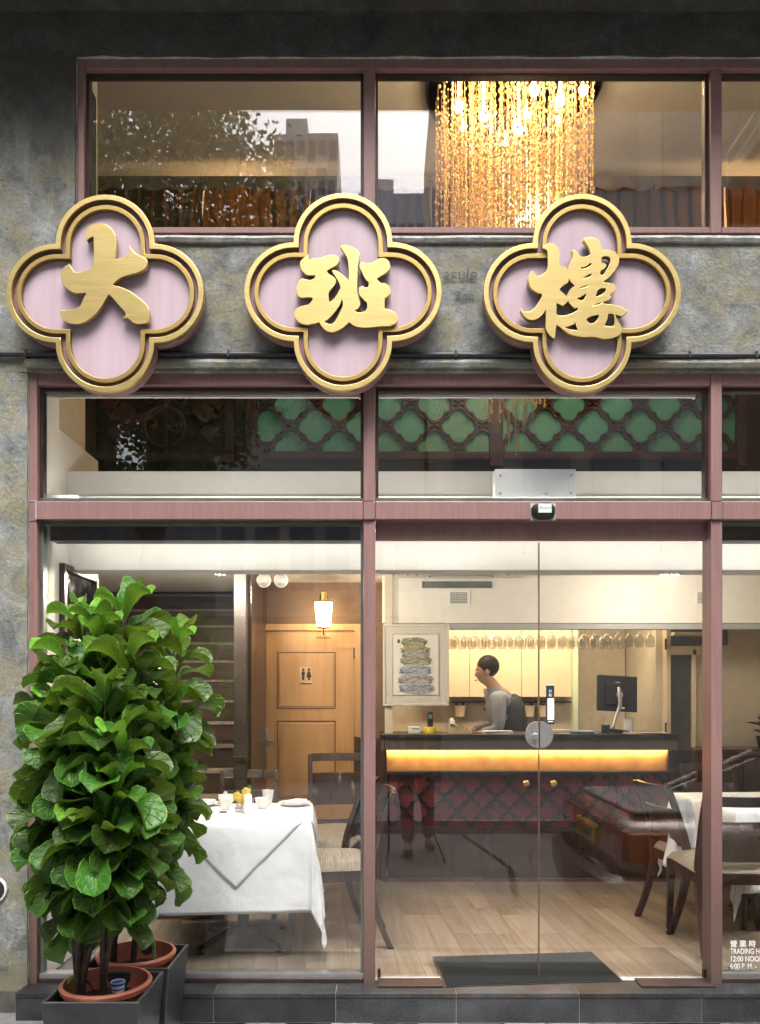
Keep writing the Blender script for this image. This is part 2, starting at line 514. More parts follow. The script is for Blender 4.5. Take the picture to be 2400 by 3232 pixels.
M['dirt'] = simple('joint_sand', (.10,.095,.085), .95, var=.3)
M['planter'] = simple('black_glazed_planter', (.028,.031,.036), .38, var=.4, vscale=9, bump=.15, bscale=30)
M['terracotta'] = simple('terracotta_plastic', (.34,.105,.06), .45, var=.18, vscale=14)
M['soil'] = simple('dark_soil', (.02,.014,.01), .95, var=.6, vscale=60, bump=1, bscale=70, bdist=.02)
M['bark'] = simple('fig_bark', (.055,.04,.028), .85, var=.5, vscale=30, bump=.9, bscale=70)
M['leaf'] = leaf_mat('fig_leaf', (.058,.155,.018), (.022,.078,.009), (.17,.30,.06))
M['leaf_new'] = leaf_mat('young_fig_leaf', (.16,.36,.030), (.09,.24,.018), (.32,.48,.10))
def cloth_mat():
    t = NT('white_cloth'); v = t.coord('Object')
    t.base(t.ramp(t.noise(v, 5, 4), [(.3, (.80,.82,.86)), (.7, (.84,.855,.89))])); t.set(Roughness=.85)
    a = t.math('ABSOLUTE', t.math('SUBTRACT', t.noise(v, 7, 2, .5, .25), .5))
    b = t.math('ABSOLUTE', t.math('SUBTRACT', t.noise(t.coord('Object', (1,1,.6)), 19, 3, .5, .2), .5))
    h = t.math('ADD', t.math('MULTIPLY', a, 1.2), t.math('MULTIPLY', b, .6))
    t.bump(t.math('ADD', h, t.math('MULTIPLY', t.noise(v, 3.2, 2), .8)), .26, .018); return t.m
M['cloth'] = cloth_mat()
M['china'] = simple('white_china', (.82,.82,.80), .18, var=.03)
M['darkwood'] = wood_mat('dark_mahogany', (.022,.010,.008), (.050,.022,.017), .3, coat=.4, axis='z')
M['brownwood'] = wood_mat('brown_wood', (.085,.035,.022), (.15,.065,.04), .4, axis='z')
M['plank'] = wood_mat('oak_plank', (.135,.10,.07), (.285,.235,.185), .42, scale=1.3, coat=.1, rand=.2, axis='y')
M['doorwood'] = wood_mat('honey_door_wood', (.42,.22,.085), (.55,.31,.13), .4, scale=.6, rand=.03, axis='z')
M['white'] = simple('white_paint', (.80,.79,.76), .6, var=.03)
M['cream'] = simple('cream_paint', (.78,.755,.70), .6, var=.04)
M['creamcab'] = simple('cream_laminate', (.72,.60,.42), .4, var=.05)
M['wallbeige'] = simple('beige_wall', (.60,.53,.42), .7, var=.08)
M['wallbrown'] = simple('brown_wall', (.17,.10,.06), .7, var=.15)
M['black'] = simple('black_plastic', (.018,.018,.02), .4, var=.2)
M['mat'] = simple('black_ribbed_mat', (.016,.019,.019), .9, spec=.08, var=.3, vscale=90, stretch=(1,60,1), bump=.5, bscale=30)
M['grey'] = simple('grey_plastic', (.38,.39,.39), .45, var=.08)
M['whiteplastic'] = simple('white_plastic', (.74,.75,.74), .4, var=.03)
M['copper'] = simple('copper_panel', (.58,.38,.20), .5, .2, var=.25, vscale=8)
M['taupe'] = simple('taupe_fascia', (.10,.075,.07), .4, var=.15)
M['red'] = simple('red_lacquer', (.17,.02,.028), .4, var=.2)
M['lattice'] = simple('dark_lattice_wood', (.022,.014,.013), .45, var=.3)
M['lattice_brown'] = simple('brown_lattice_wood', (.060,.030,.025), .45, var=.25)
M['carved'] = simple('carved_dark_wood', (.028,.017,.014), .5, var=.3)
def green_glass():
    t = NT('green_pebbled_glass'); v = t.coord('Object')
    vo = t.new('ShaderNodeTexVoronoi'); vo.inputs['Scale'].default_value = 75; t.link(v, vo.inputs['Vector'])
    c = t.ramp(vo.outputs['Distance'], [(.05, (.42,.82,.70)), (.35, (.15,.53,.42))])
    c = t.mix(t.noise(v, 3, 4), c, (.15,.53,.42))
    t.base(c); t.set(Roughness=.25); t.bump(vo.outputs['Distance'], .5, .004); return t.m
M['greenglass'] = green_glass()
def stripe_fabric():
    t = NT('striped_seat_fabric')
    a = t.noise(t.coord('Object', (3,140,3)), 1.5, 3, .6); b = t.noise(t.coord('Object', (60,60,60)), 3, 3)
    c = t.ramp(a, [(.35, (.07,.05,.038)), (.5, (.20,.165,.125)), (.65, (.33,.285,.225))])
    t.base(t.mix(.25, c, t.ramp(b, [(.3, (.1,.08,.06)), (.7, (.6,.55,.47))]))); t.set(Roughness=.8); t.bump(a, .3, .003); return t.m
M['fabric'] = stripe_fabric()
M['gold'] = simple('polished_gold', (.85,.62,.22), .18, 1, var=.05)
M['steel'] = simple('brushed_steel', (.60,.58,.58), .3, .85, var=.12, stretch=(30,1,1))
M['drink_glass'] = glass_mat('drinking_glass', (.93,.92,.9), .10)
M['crystal'] = None
def amber_mat():
    t = NT('amber_crystal'); t.base((.92,.70,.38)); t.set(Roughness=.22, Metallic=.15)
    trn = t.new('ShaderNodeBsdfTranslucent'); trn.inputs[0].default_value = (1,.78,.42,1)
    mx = t.new('ShaderNodeMixShader'); mx.inputs[0].default_value = .40
    t.link(t.b.outputs[0], mx.inputs[1]); t.link(trn.outputs[0], mx.inputs[2]); t.link(mx.outputs[0], t.out.inputs['Surface']); return t.m
M['amber'] = amber_mat()
M['thread'] = glass_mat('glass_rod', (.93,.84,.66), .22)
M['paper'] = simple('paper', (.80,.80,.79), .8, var=.03)
M['skin'] = simple('skin', (.52,.32,.22), .5, var=.06)
M['hair'] = simple('black_hair', (.018,.014,.013), .5, var=.3, stretch=(1,1,20), vscale=8)
M['shirt'] = simple('grey_shirt', (.25,.265,.31), .8, var=.06, bump=.3, bscale=14, bdist=.02)
M['vest'] = simple('black_vest', (.035,.035,.042), .8, var=.2)
M['trousers'] = simple('brown_trousers', (.10,.075,.055), .85, var=.2, bump=.3, bscale=12, bdist=.02)

# ================================================================== FACADE
FZ = .125                      # inner floor level
YF = -.03                      # plaster face
bld = thing('shop_building', 'weathered concrete shop front with maroon metal window frames and granite step', 'building', (0,0,0))
zt = Z(168, YF); zs = Z(741, YF); zl = Z(1172, YF)
xl = X(235, YF); xll = X(84, YF)
XR0, XR1 = 3.3, 5.2            # right jamb of the shop front, end of the modelled wall
def rough_block(x0, x1, z0, z1, y0=YF, y1=.25, n=.06, amp=.004, seed=0, rims='lrbt'):
    """wall block whose front face and free rims wander by a few millimetres; rims not named join a neighbour"""
    mb = MB()
    nu = max(2, int((x1-x0)/n)); nv = max(2, int((z1-z0)/n))
    nu = min(nu, 90); nv = min(nv, 80)
    from mathutils import noise as mn
    def fn(u, v):
        x = x0+(x1-x0)*u; z = z0+(z1-z0)*v
        q = mn.noise(Vector((x*3.1, z*3.1, seed))) * amp + mn.noise(Vector((x*14, z*14, seed+5))) * amp*.5
        e = abs(mn.noise(Vector((x*22, z*22, seed+9))) * .004)
        l, r_, b_, t_ = u == 0 and 'l' in rims, u == 1 and 'r' in rims, v == 0 and 'b' in rims, v == 1 and 't' in rims
        return (x+e*l-e*r_, y0+q+(.008 if l or r_ or b_ or t_ else 0), z+e*b_-e*t_)
    mb.grid(fn, nu, nv)
    st = nu+1
    ring = [i for i in range(st)] + [j*st+nu for j in range(1, nv+1)] + [nv*st+i for i in range(nu-1, -1, -1)] + [j*st for j in range(nv-1, 0, -1)]
    b = len(mb.v)
    for i in ring:
        p = mb.v[i]; mb.v.append((p[0], y1, p[2]))
    m = len(ring)
    for k in range(m):
        mb.f.append((ring[k], b+k, b+(k+1) % m, ring[(k+1) % m]))
    mb.f.append(tuple(b+k for k in range(m)))
    return mb
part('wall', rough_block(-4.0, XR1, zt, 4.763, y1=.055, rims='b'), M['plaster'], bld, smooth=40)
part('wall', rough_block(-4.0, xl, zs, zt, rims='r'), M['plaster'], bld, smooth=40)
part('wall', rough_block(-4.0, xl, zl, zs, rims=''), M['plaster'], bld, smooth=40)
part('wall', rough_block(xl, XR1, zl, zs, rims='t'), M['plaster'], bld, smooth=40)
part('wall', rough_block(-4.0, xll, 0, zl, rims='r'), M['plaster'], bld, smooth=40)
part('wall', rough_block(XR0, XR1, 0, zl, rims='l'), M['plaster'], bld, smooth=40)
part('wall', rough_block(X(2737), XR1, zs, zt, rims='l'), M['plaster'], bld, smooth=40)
# bright rough plaster lips round the openings and the mouldings under the pipe
def lip(x0, x1, z0, z1, y0, y1, seed):
    return rough_block(x0, x1, z0, z1, y0, y1, n=.03, amp=.006, seed=seed)
part('plaster_edge', lip(xl, X(2737), Z(178), zt+.0, -.014, .02, 11), M['edge_plaster'], bld, smooth=40)
part('plaster_edge', lip(xl, X(245), Z(741), Z(180), -.014, .02, 12), M['edge_plaster'], bld, smooth=40)
part('plaster_edge', lip(xl+.02, XR0, Z(760, -.05), Z(739, -.05), -.05, YF+.004, 13), M['edge_plaster'], bld, smooth=40)
part('plaster_edge', lip(xll, X(92), .16, Z(1168), -.012, .03, 14), M['edge_plaster'], bld, smooth=40)
part('moulding', lip(xll-.0, XR0, Z(1157, -.055), Z(1130, -.055), -.055, YF+.004, 15), M['plaster'], bld, smooth=40)
part('moulding', lip(xll, XR0, Z(1172), Z(1157)-.002, -.016, .03, 16), M['plaster'], bld, smooth=40)
part('canopy', MB().box(-7, 7, -.50, .2, 4.765, 5.5), M['plaster'], bld)
part('wall', MB().box(-7, 7, .0, .3, 5.502, 9.0), M['plaster'], bld)
part('wall', MB().box(-4.0, -3.05, .252, 5.0, 0, 5.3), M['wallbrown'], bld)
part('wall', MB().box(3.62, 5.2, .252, 5.0, 0, 5.3), M['wallbrown'], bld)
part('wall', MB().box(-3.048, 3.618, 4.8, 5.0, 0, 5.3), M['wallbrown'], bld)
part('roof', MB().box(-4.0, 5.2, .302, 5.0, 5.502, 5.6), M['plaster'], bld)
# faded lettering ghosts on the plaster
M['ghost'] = simple('faded_paint', (.10,.105,.105), .8, var=.5, vscale=40)
g = Z(870, -.036)
for body, sz, px, py in (('acule', .075, 1400, 880), ('Ron', .055, 1436, 944)):
    lettering('faded_letters', body, sz, (X(px, -.04), -.0385, Z(py, -.04)), M['ghost'], bld, xs=1.05, depth=.0015)

def bar(x0, x1, z0, z1, y0=0.0, y1=.08): return MB().box(x0, x1, y0, y1, z0, z1)
def frame_bar(par, *a, m='frame', name='frame_bar', bev=.003, **k):
    return part(name, bar(*a, **k), M[m], par, bevel=bev)
def empty_part(name, parent, label=None):
    o = bpy.data.objects.new(name, None); COL.objects.link(o); o.parent = parent; o.empty_display_size = .1
    if label: o['label'] = label
    return o

# upper window
uw = empty_part('upper_window', bld, 'long upper window with three panes under the dark wall')
za, zb, zc, zd = Z(735), Z(716), Z(216), Z(181)
frame_bar(uw, X(245), X(265), za, zd)
frame_bar(uw, X(265)+.001, X(2700), zc, zd)
frame_bar(uw, X(265)+.001, X(1148)-.001, za, zb); frame_bar(uw, X(1185)+.001, X(2244)-.001, za, zb); frame_bar(uw, X(2279)+.001, X(2700)-.001, za, zb)
frame_bar(uw, X(1148), X(1185), za, zc-.001); frame_bar(uw, X(2244), X(2279), za, zc-.001); frame_bar(uw, X(2700), X(2735), za, zd)
for a, b in ((265, 1148), (1185, 2244), (2279, 2700)):
    x0, x1 = X(a)+.001, X(b)-.001
    part('glazing_bead', MB().box(x0, x1, .03, .07, Z(236, .03), zc-.001).box(x0, x0+.012, .03, .07, zb+.001, Z(236, .03)).box(x1-.014, x1, .03, .07, zb+.001, Z(236, .03)), M['frame_dark'], uw)
    part('pane', MB().box(x0+.0125, x1-.0145, .045, .053, zb+.001, Z(236, .03)-.001), M['glass_upper'], uw)

# lower shop front
sf = empty_part('shopfront', bld, 'ground floor shop front of maroon bars, transom lights and fixed panes')
zh0, zh1 = Z(1215), Z(1178); zt0, zt1 = Z(1641), Z(1584); zsill = Z(3125)
XE = XR0 - .06
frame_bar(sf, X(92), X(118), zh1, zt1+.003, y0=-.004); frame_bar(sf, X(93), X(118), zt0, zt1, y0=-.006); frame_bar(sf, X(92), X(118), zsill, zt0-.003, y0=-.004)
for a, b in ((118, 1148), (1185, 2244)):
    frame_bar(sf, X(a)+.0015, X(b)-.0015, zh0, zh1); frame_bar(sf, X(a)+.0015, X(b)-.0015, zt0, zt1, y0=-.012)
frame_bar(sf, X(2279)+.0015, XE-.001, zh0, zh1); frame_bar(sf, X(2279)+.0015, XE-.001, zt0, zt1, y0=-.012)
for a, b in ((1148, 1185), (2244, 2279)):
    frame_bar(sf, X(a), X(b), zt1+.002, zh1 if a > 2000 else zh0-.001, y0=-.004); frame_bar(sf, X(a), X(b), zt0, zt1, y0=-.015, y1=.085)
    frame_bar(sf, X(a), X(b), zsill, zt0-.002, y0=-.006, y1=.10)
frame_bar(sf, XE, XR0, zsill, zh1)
if True:
    frame_bar(sf, X(1148), X(1185), zh0, zh1, y0=-.001)
# transom lights
for a, b in ((118, 1148), (1185, 2244), (2279, None)):
    x0 = X(a)+.001; x1 = (X(b)-.001) if b else XE-.001
    za, zb = zt1+.001, zh0-.001
    part('glazing_bead', MB().box(x0, x1, .03, .07, zb-.018, zb).box(x0, x0+.014, .03, .07, za+.026, zb-.0181).box(x1-.014, x1, .03, .07, za+.026, zb-.0181), M['frame_dark'], sf)
    part('glazing_bead', MB().box(x0, x1, .03, .07, za, za+.0255), M['bead'], sf, label='greenish bottom bead of the transom light')
    part('pane', MB().box(x0+.0145, x1-.0145, .045, .053, za+.026, zb-.0185), M['glass'], sf)
# fixed panes beside the door
for a, b in ((118, 1148), (2279, None)):
    x0 = X(a)+.001; x1 = (X(b)-.001) if b else XE-.001
    za, zb = Z(3088), zt0-.002
    frame_bar(sf, x0, x1, zsill, Z(3091), m='frame_dark', name='sill_bar', y0=.004)
    part('glazing_bead', MB().box(x0, x1, .012, .07, Z(3091)+.001, Z(3077)), M['silver'], sf, label='bright metal bead along the pane foot')
    zb2 = zb-.014
    part('glazing_bead', MB().box(x0, x1, .03, .07, zb2, zb).box(x0, x0+.015, .03, .07, Z(3077)+.001, zb2-.001).box(x1-.014, x1, .03, .07, Z(3077)+.001, zb2-.001), M['bead'], sf)
    part('pane', MB().box(x0+.0155, x1-.0145, .045, .053, Z(3077)+.001, zb2-.001), M['glass'], sf)
# lettering on the right pane
M['white_vinyl'] = simple('white_vinyl', (.80,.82,.82), .5, var=.02)
for body, sz, py, xs in (('營 業 時', .036, 2988, .98), ('TRADING HOURS', .037, 3011, .72), ('12:00 NOON', .037, 3035, .78), ('6:00 P. M. -', .037, 3058, .76)):
    lettering('lettering', body, sz, (X(2305, .044), .0430, Z(py, .044)), M['white_vinyl'], sf, xs=xs, depth=.0012, bold=.0002, label='white opening hours lettering on the glass')

# pale sealant where the left jamb meets the transom bar
part('sealant', MB().box(X(88), X(119), -.0085, -.003, zt1+.0005, zt1+.0045).box(X(117)-.001, X(119.5), -.0145, -.004, zt0, zt1).box(X(93), X(117), -.0078, -.003, zt0-.0035, zt0-.0005), M['mortar'], sf)
for a in (1148, 2244):
    part('sealant', MB().box(X(a)+.001, X(a)+.045, -.0165, -.006, zt1+.0003, zt1+.0018).box(X(a)+.001, X(a)+.045, -.0165, -.006, zt0-.0018, zt0-.0003), M['dirt'], sf)

# sliding door
dr = thing('sliding_door', 'frameless double glass sliding door with half moon locks', 'door', (X(1702, .085), .085, .14))
yd = .085
zb = Z(1706, yd); za = Z(3097, yd)
part('header', MB().box(X(1185)+.001, X(2244)-.001, .052, .079, Z(1706, .06), zt0-.001), M['frame'], dr)
xm = X(1702, yd)
for x0, x1 in ((X(1188, yd), xm-.0035), (xm+.0035, X(2226, yd))):
    part('pane', MB().box(x0, x1, yd, yd+.010, za, zb), M['glass_door'], dr)
M['edge_seal'] = simple('brown_edge_seal', (.16,.09,.05), .3, var=.1)
part('edge_seal', MB().box(xm-.0032, xm-.0012, yd, yd+.012, za, zb-.01).box(xm+.0012, xm+.0032, yd, yd+.012, za, zb-.01), M['edge_seal'], dr)
part('bottom_guide', MB().box(X(1187, yd), X(2230, yd), yd-.004, yd+.016, za-.007, za-.001), M['black'], dr)
part('threshold_plate', MB().box(X(1192), X(1397, -.02), -.055, .05, .1405, .149), M['frame_dark'], dr, bevel=.002)
part('threshold_plate', MB().box(X(2018, -.02), X(2243), -.055, .05, .1405, .149), M['frame_dark'], dr, bevel=.002)
for px in (1192, 2222):
    part('floor_bracket', MB().box(X(px, .05), X(px+10, .05), .05, .07, .15, .19), M['black'], dr)
# two half-moon lock plates
for sgn, nm in ((-1, 'lock_plate'), (1, 'lock_plate')):
    cx, cz = X(1702, yd)+sgn*.004, Z(2319, yd); r = .0655
    pts = [(cx, cz+r)] + [(cx+sgn*r*sin(PI*i/24)*.98, cz+r*cos(PI*i/24)) for i in range(1, 24)] + [(cx, cz-r)]
    if sgn < 0: pts = pts[::-1]
    lp = part('lock_plate', MB().prism(pts, yd-.011, yd-.001), M['steel'], dr, bevel=.0025)
    sc = MB()
    for i in range(6):
        a = PI*(i+.5)/6
        sc.lathe([(.0045, 0), (.0045, -.002), (0, -.0026)], (cx+sgn*.052*sin(a), yd-.0115, cz+.052*cos(a)), 8, 'y')
    part('screw', sc, M['silver'], lp)
    if sgn < 0:
        part('lock_cylinder', MB().lathe([(.0165, 0), (.0165, -.014), (.013, -.018), (0, -.0185)], (cx-.0185, yd-.0115, cz-.008), 20, 'y'), M['silver'], lp, smooth=40)
# narrow push sticker on the door
stx0, stx1 = X(1724, yd), X(1750, yd); s0, s1 = Z(2286, yd), Z(2160, yd)
M['sticker'] = simple('dark_blue_sticker', (.025,.035,.055), .35, var=.1)
st = part('door_sticker', MB().box(stx0, stx1, yd-.003, yd-.0008, s0, s1), M['sticker'], dr, bevel=.0012, label='narrow dark sticker with a white strip on the door glass')
wd = stx1-stx0
part('white_strip', MB().box(stx0+wd*.16, stx1-wd*.02, yd-.0042, yd-.0031, s0+.021, Z(2204, yd)), M['paper'], st)
part('top_edge', MB().box(stx0+wd*.05, stx1, yd-.0042, yd-.0031, s1-.006, s1-.001), M['paper'], st)
for body, py in (('自', 2185), ('動', 2198)):
    lettering('lettering', body, .0165, (stx0+wd*.3, yd-.0036, Z(py, yd)), M['white_vinyl'], st, depth=.001)
for k, body in enumerate('請推門輕按'):
    lettering('lettering', body, .0085, (stx0+wd*.44, yd-.0048, Z(2219+k*11.2, yd)), M['sticker'], st, depth=.001) if False else None
mk = MB()
for k in range(5):
    zz = Z(2218+k*11.2, yd)
    for q in range(3): mk.box(stx0+wd*.48, stx0+wd*.66, yd-.0047, yd-.0043, zz-.0016*q*1.6, zz-.0016*q*1.6+.0011)
part('small_print', mk, M['grey'], st)
part('small_print', MB().box(stx0+wd*.22, stx1-wd*.15, yd-.0036, yd-.0031, s0+.010, s0+.0155), M['white_vinyl'], st)

# granite step: slabs are parts
gy0 = -.12
stp = thing('granite_step', 'dark speckled granite step running under the shop front', 'step', (X(1200), gy0, 0))
part('core', MB().box(X(86), XR0, gy0+.003, .10, 0, .1365), M['mortar'], stp)
px = 286-387; xs = []
edges = [86] + [e for e in (286, 673, 1060, 1441, 1830, 2217, 2604, 2991) if e > 86]
gxs = [X(e, gy0) if e > 100 else X(e) for e in edges] + [XR0]
for a, b in zip(gxs[:-1], gxs[1:]):
    part('granite_slab', MB().box(a+.0009, b-.0009, gy0, gy0+.03, .004, .1175), M['granite'], stp, bevel=.002)
    part('granite_slab', MB().box(a+.0009, b-.0009, gy0-.004, .045, .1185, .140), M['granite'], stp, bevel=.002)
# pipe along the facade
cp = thing('conduit_pipe', 'thin black pipe running along the wall behind the signs', 'pipe', (X(1200), -.06, Z(1116, -.06)))
part('pipe', MB().tube([(-3.9, -.046, Z(1109, -.06)), (X(600, -.06), -.046, Z(1114, -.06)), (X(1600, -.06), -.046, Z(1117, -.06)), (XR1, -.046, Z(1119, -.06))], .0135, 12), M['pipe'], cp, smooth=60)
for px in (80, 720, 1440, 2180, 2390):
    x = X(px, -.06); zz = Z(1113 + px*.002, -.06)
    part('clip', MB().box(x-.006, x+.006, -.0625, -.026, zz-.017, zz+.017), M['pipe'], cp, bevel=.003)

# ================================================================== SIGNS
SR = 311/F*(CAMD-.14)
def quatrefoil(r, t=0.0, n=22):
    """outline of four half circles of radius r/2, offset inwards by t"""
    h = r/2; q = h-t; pts = []
    for k in range(4):
        a0 = -PI/2*k
        loc = [(-q, q)] + ([(-q, h)] if t > 1e-6 else []) + [(-q*cos(PI*i/n), h+q*sin(PI*i/n)) for i in range(1, n)] + ([(q, h)] if t > 1e-6 else [])
        for x, z in loc: pts.append((x*cos(a0)-z*sin(a0), x*sin(a0)+z*cos(a0)))
    return pts
def ring_mesh(o, i, depth, bev): return curve_mesh([o, i[::-1]], depth, bev)
CH = {}
CH['da'] = (5.1625, 180, 690, 331, 925, [[(470,300),(490,200),(560,120),(680,92),(800,110),(890,170),(950,260),(975,340),(978,440),(970,560),(958,672,1),(1060,655),(1130,625),(1175,590),(1185,540),(1180,450,1),(1230,520),(1290,580),(1380,625),(1450,665),(1483,710),(1478,770),(1430,830),(1320,890),(1200,925),(1090,955),(1000,1010),(945,1060),(920,1100,1),(1000,1115),(1100,1150),(1210,1205),(1300,1270),(1400,1350),(1470,1420),(1505,1490),(1515,1580),(1510,1650),(1480,1700),(1400,1728),(1300,1725),(1240,1700),(1190,1655),(1150,1632),(1110,1632),(1068,1632,1),(1110,1600),(1130,1575),(1110,1530),(1060,1470),(990,1390),(920,1310),(850,1248,1),(800,1335),(730,1450),(640,1560),(520,1660),(420,1715),(320,1730),(220,1722),(140,1685),(80,1620),(60,1560),(70,1505,1),(160,1510),(250,1500),(330,1475),(390,1430),(430,1340),(490,1222,1),(400,1228),(300,1225),(200,1175),(120,1100),(80,1020),(75,930),(90,860),(140,790),(210,748,1),(250,820),(300,890,1),(380,890),(480,860),(560,820),(600,760),(612,690),(610,560),(608,420),(605,310,1),(560,320),(520,350),(500,372),(478,345)]])
CH['ban'] = (4.72, 920, 760, 1083, 920, [[(130,340),(160,290),(210,245),(262,210,1),(270,295,1),(320,278),(370,272),(410,272),(480,250),(560,228),(640,225),(695,255),(718,300),(705,340),(670,380),(600,420),(525,462,1),(570,515),(640,560),(668,610),(650,670),(600,730),(562,785),(560,850),(572,922,1),(620,890),(670,830),(710,760),(732,712),(715,650),(680,580),(640,520),(608,465),(625,445),(680,460),(740,500),(800,555),(850,605,1),(858,540),(855,420),(845,320),(825,250),(790,190),(735,105,1),(765,80),(850,85),(930,115),(995,165),(1020,215),(1015,280),(995,370),(990,500),(985,650),(985,780),(1000,850),(1025,920),(1025,980),(990,1025),(942,1050,1),(985,1078),(1060,1075),(1110,1045),(1128,1000),(1128,938,1),(1070,880),(1020,820),(1005,760),(1015,710),(1055,688),(1100,705),(1140,705),(1150,670),(1152,625,1),(1110,590),(1060,500),(1020,410),(1018,365),(1045,332),(1090,340),(1140,350),(1190,345),(1260,305),(1330,272),(1400,278),(1450,320),(1475,375),(1465,435),(1420,480),(1330,540),(1265,583,1),(1300,610),(1330,640),(1390,645),(1440,680),(1478,740),(1475,800),(1440,835),(1395,868,1),(1392,950),(1393,1022,1),(1470,1040),(1550,1090),(1588,1150),(1580,1210),(1530,1255),(1450,1282),(1330,1285),(1200,1298),(1080,1305),(980,1295),(920,1268),(860,1222,1),(820,1265),(750,1320),(660,1362),(580,1370),(510,1345),(460,1295),(430,1250),(415,1225,1),(320,1250),(220,1262),(130,1235),(70,1180),(42,1110),(60,1050),(110,1005),(180,980),(250,962),(300,920),(325,860,1),(250,855),(160,860),(110,835),(80,780),(78,700),(105,620),(160,578),(210,585),(260,598),(310,590),(345,565),(358,525,1),(290,528),(230,520),(175,470),(140,410)],
 [(495,1215),(540,1185),(600,1130),(660,1060),(710,990),(740,930),(755,880,1),(768,940),(760,1000),(720,1080),(680,1160),(640,1220),(600,1250),(560,1250),(520,1235)]])
CH['lou'] = (4.465, 1630, 740, 1839, 923, [[(370,205),(400,165),(460,138),(520,145),(570,190),(605,250),(612,320),(605,390),(603,448,1),(650,460),(700,490),(725,515,1),(730,470),(755,410),(785,350),(790,300),(782,235,1),(820,235),(860,270),(895,310),(920,332,1),(980,325),(1040,295,1),(1030,240),(1005,180),(975,130),(940,90,1),(975,60),(1040,52),(1110,65),(1160,100),(1185,150),(1200,200),(1212,238,1),(1280,230),(1350,245),(1410,285),(1445,345),(1440,420),(1400,500),(1330,590),(1260,650),(1215,685,1),(1300,695),(1370,715),(1400,755),(1390,800),(1350,835),(1315,865,1),(1342,890,1),(1300,935),(1220,960),(1140,985),(1085,1015,1),(1130,1005),(1180,990),(1215,965),(1245,985),(1255,992,1),(1350,1000),(1430,1020),(1500,1050),(1570,1095,1),(1530,1130),(1475,1165,1),(1430,1150),(1395,1138,1),(1410,1200),(1450,1260),(1480,1320),(1475,1390),(1420,1445),(1330,1475),(1220,1482),(1150,1465),(1080,1450),(980,1455),(850,1445),(770,1425),(690,1380),(620,1325),(565,1283,1),(555,1360),(545,1440),(530,1482,1),(480,1445),(430,1380),(408,1310),(412,1200),(412,1080,1),(370,1140),(300,1195),(220,1217),(150,1195),(90,1140),(58,1080),(70,1035,1),(90,1080),(130,1100),(190,1095),(250,1050),(310,970),(355,890),(358,850,1),(300,835),(230,790),(185,730),(163,650),(180,580),(230,515,1),(255,560),(300,605,1),(350,585),(400,550),(430,500),(440,420),(438,330),(432,250),(410,225)],
 [(740,605,1),(760,660),(790,700),(830,735,1),(790,760),(745,805),(722,850),(712,895,1),(680,860),(640,825),(608,795),(615,765),(660,725),(715,690),(732,650)],
 [(725,948,1),(750,990),(790,1030),(815,1048),(875,1045,1),(850,1085),(800,1115),(730,1140),(660,1155),(600,1150),(565,1135,1),(565,980,1),(600,995),(650,1018,1),(690,990)],
 [(905,475,1),(960,470),(1010,440),(1050,412),(1053,445,1),(1000,475),(930,498)],
 [(935,620,1),(980,600),(1020,575),(1055,565),(1050,595),(1010,615),(960,628)],
 [(888,765,1),(950,740),(1022,722,1),(1000,740),(900,773)],
 [(988,838,1),(965,900),(930,940),(890,935),(848,910,1),(900,895),(940,870)],
 [(1268,772,1),(1245,820),(1200,860),(1118,892,1),(1125,850),(1150,800),(1190,772)],
 [(1200,415,1),(1198,350),(1225,325),(1275,320),(1315,345),(1322,390),(1300,450),(1270,510),(1225,580,1),(1182,580,1),(1190,525),(1240,490),(1268,445),(1250,428)],
 [(1165,1142,1),(1150,1190),(1110,1245),(1060,1268),(1010,1245),(990,1210),(1020,1180),(1080,1158)],
 [(1290,1130,1),(1362,1130,1),(1375,1180),(1378,1240),(1365,1295),(1300,1305),(1243,1295,1),(1265,1240),(1285,1190)],
 [(835,1255,1),(840,1300),(862,1358,1),(780,1355),(720,1340),(668,1318,1),(740,1305),(800,1280)]])
YS = -.150                     # front plane of the signs
sc_ = (CAMD+YS)/F
q0, q1 = quatrefoil(SR), quatrefoil(SR, .0235)
q2, q3 = quatrefoil(SR, .0445), quatrefoil(SR, .0645)
flip = Matrix.Rotation(R(90), 4, 'X')     # XY drawing -> XZ, front towards -Y
def placed(me, y):
    me.transform(Matrix.Translation((0, y, 0)) @ flip); me.update(); return me
def shade(me):
    for p in me.polygons: p.use_smooth = True
    me.set_sharp_from_angle(angle=R(35)); return me
parts_src = [('back_box', shade(placed(curve_mesh([quatrefoil(SR, .004)], .05, .002), .060)), M['pink_side']),
             ('rim', shade(placed(ring_mesh(q0, q1, .030, .0015), .015)), M['brass']),
             ('groove', shade(placed(ring_mesh(quatrefoil(SR, .0230), quatrefoil(SR, .0455), .004, 0), .028)), M['pink_side']),
             ('inner_rim', shade(placed(ring_mesh(q2, q3, .026, .0015), .019)), M['brass_dark']),
             ('panel', shade(placed(curve_mesh([quatrefoil(SR, .0640)], .006, 0), .034)), M['pink'])]
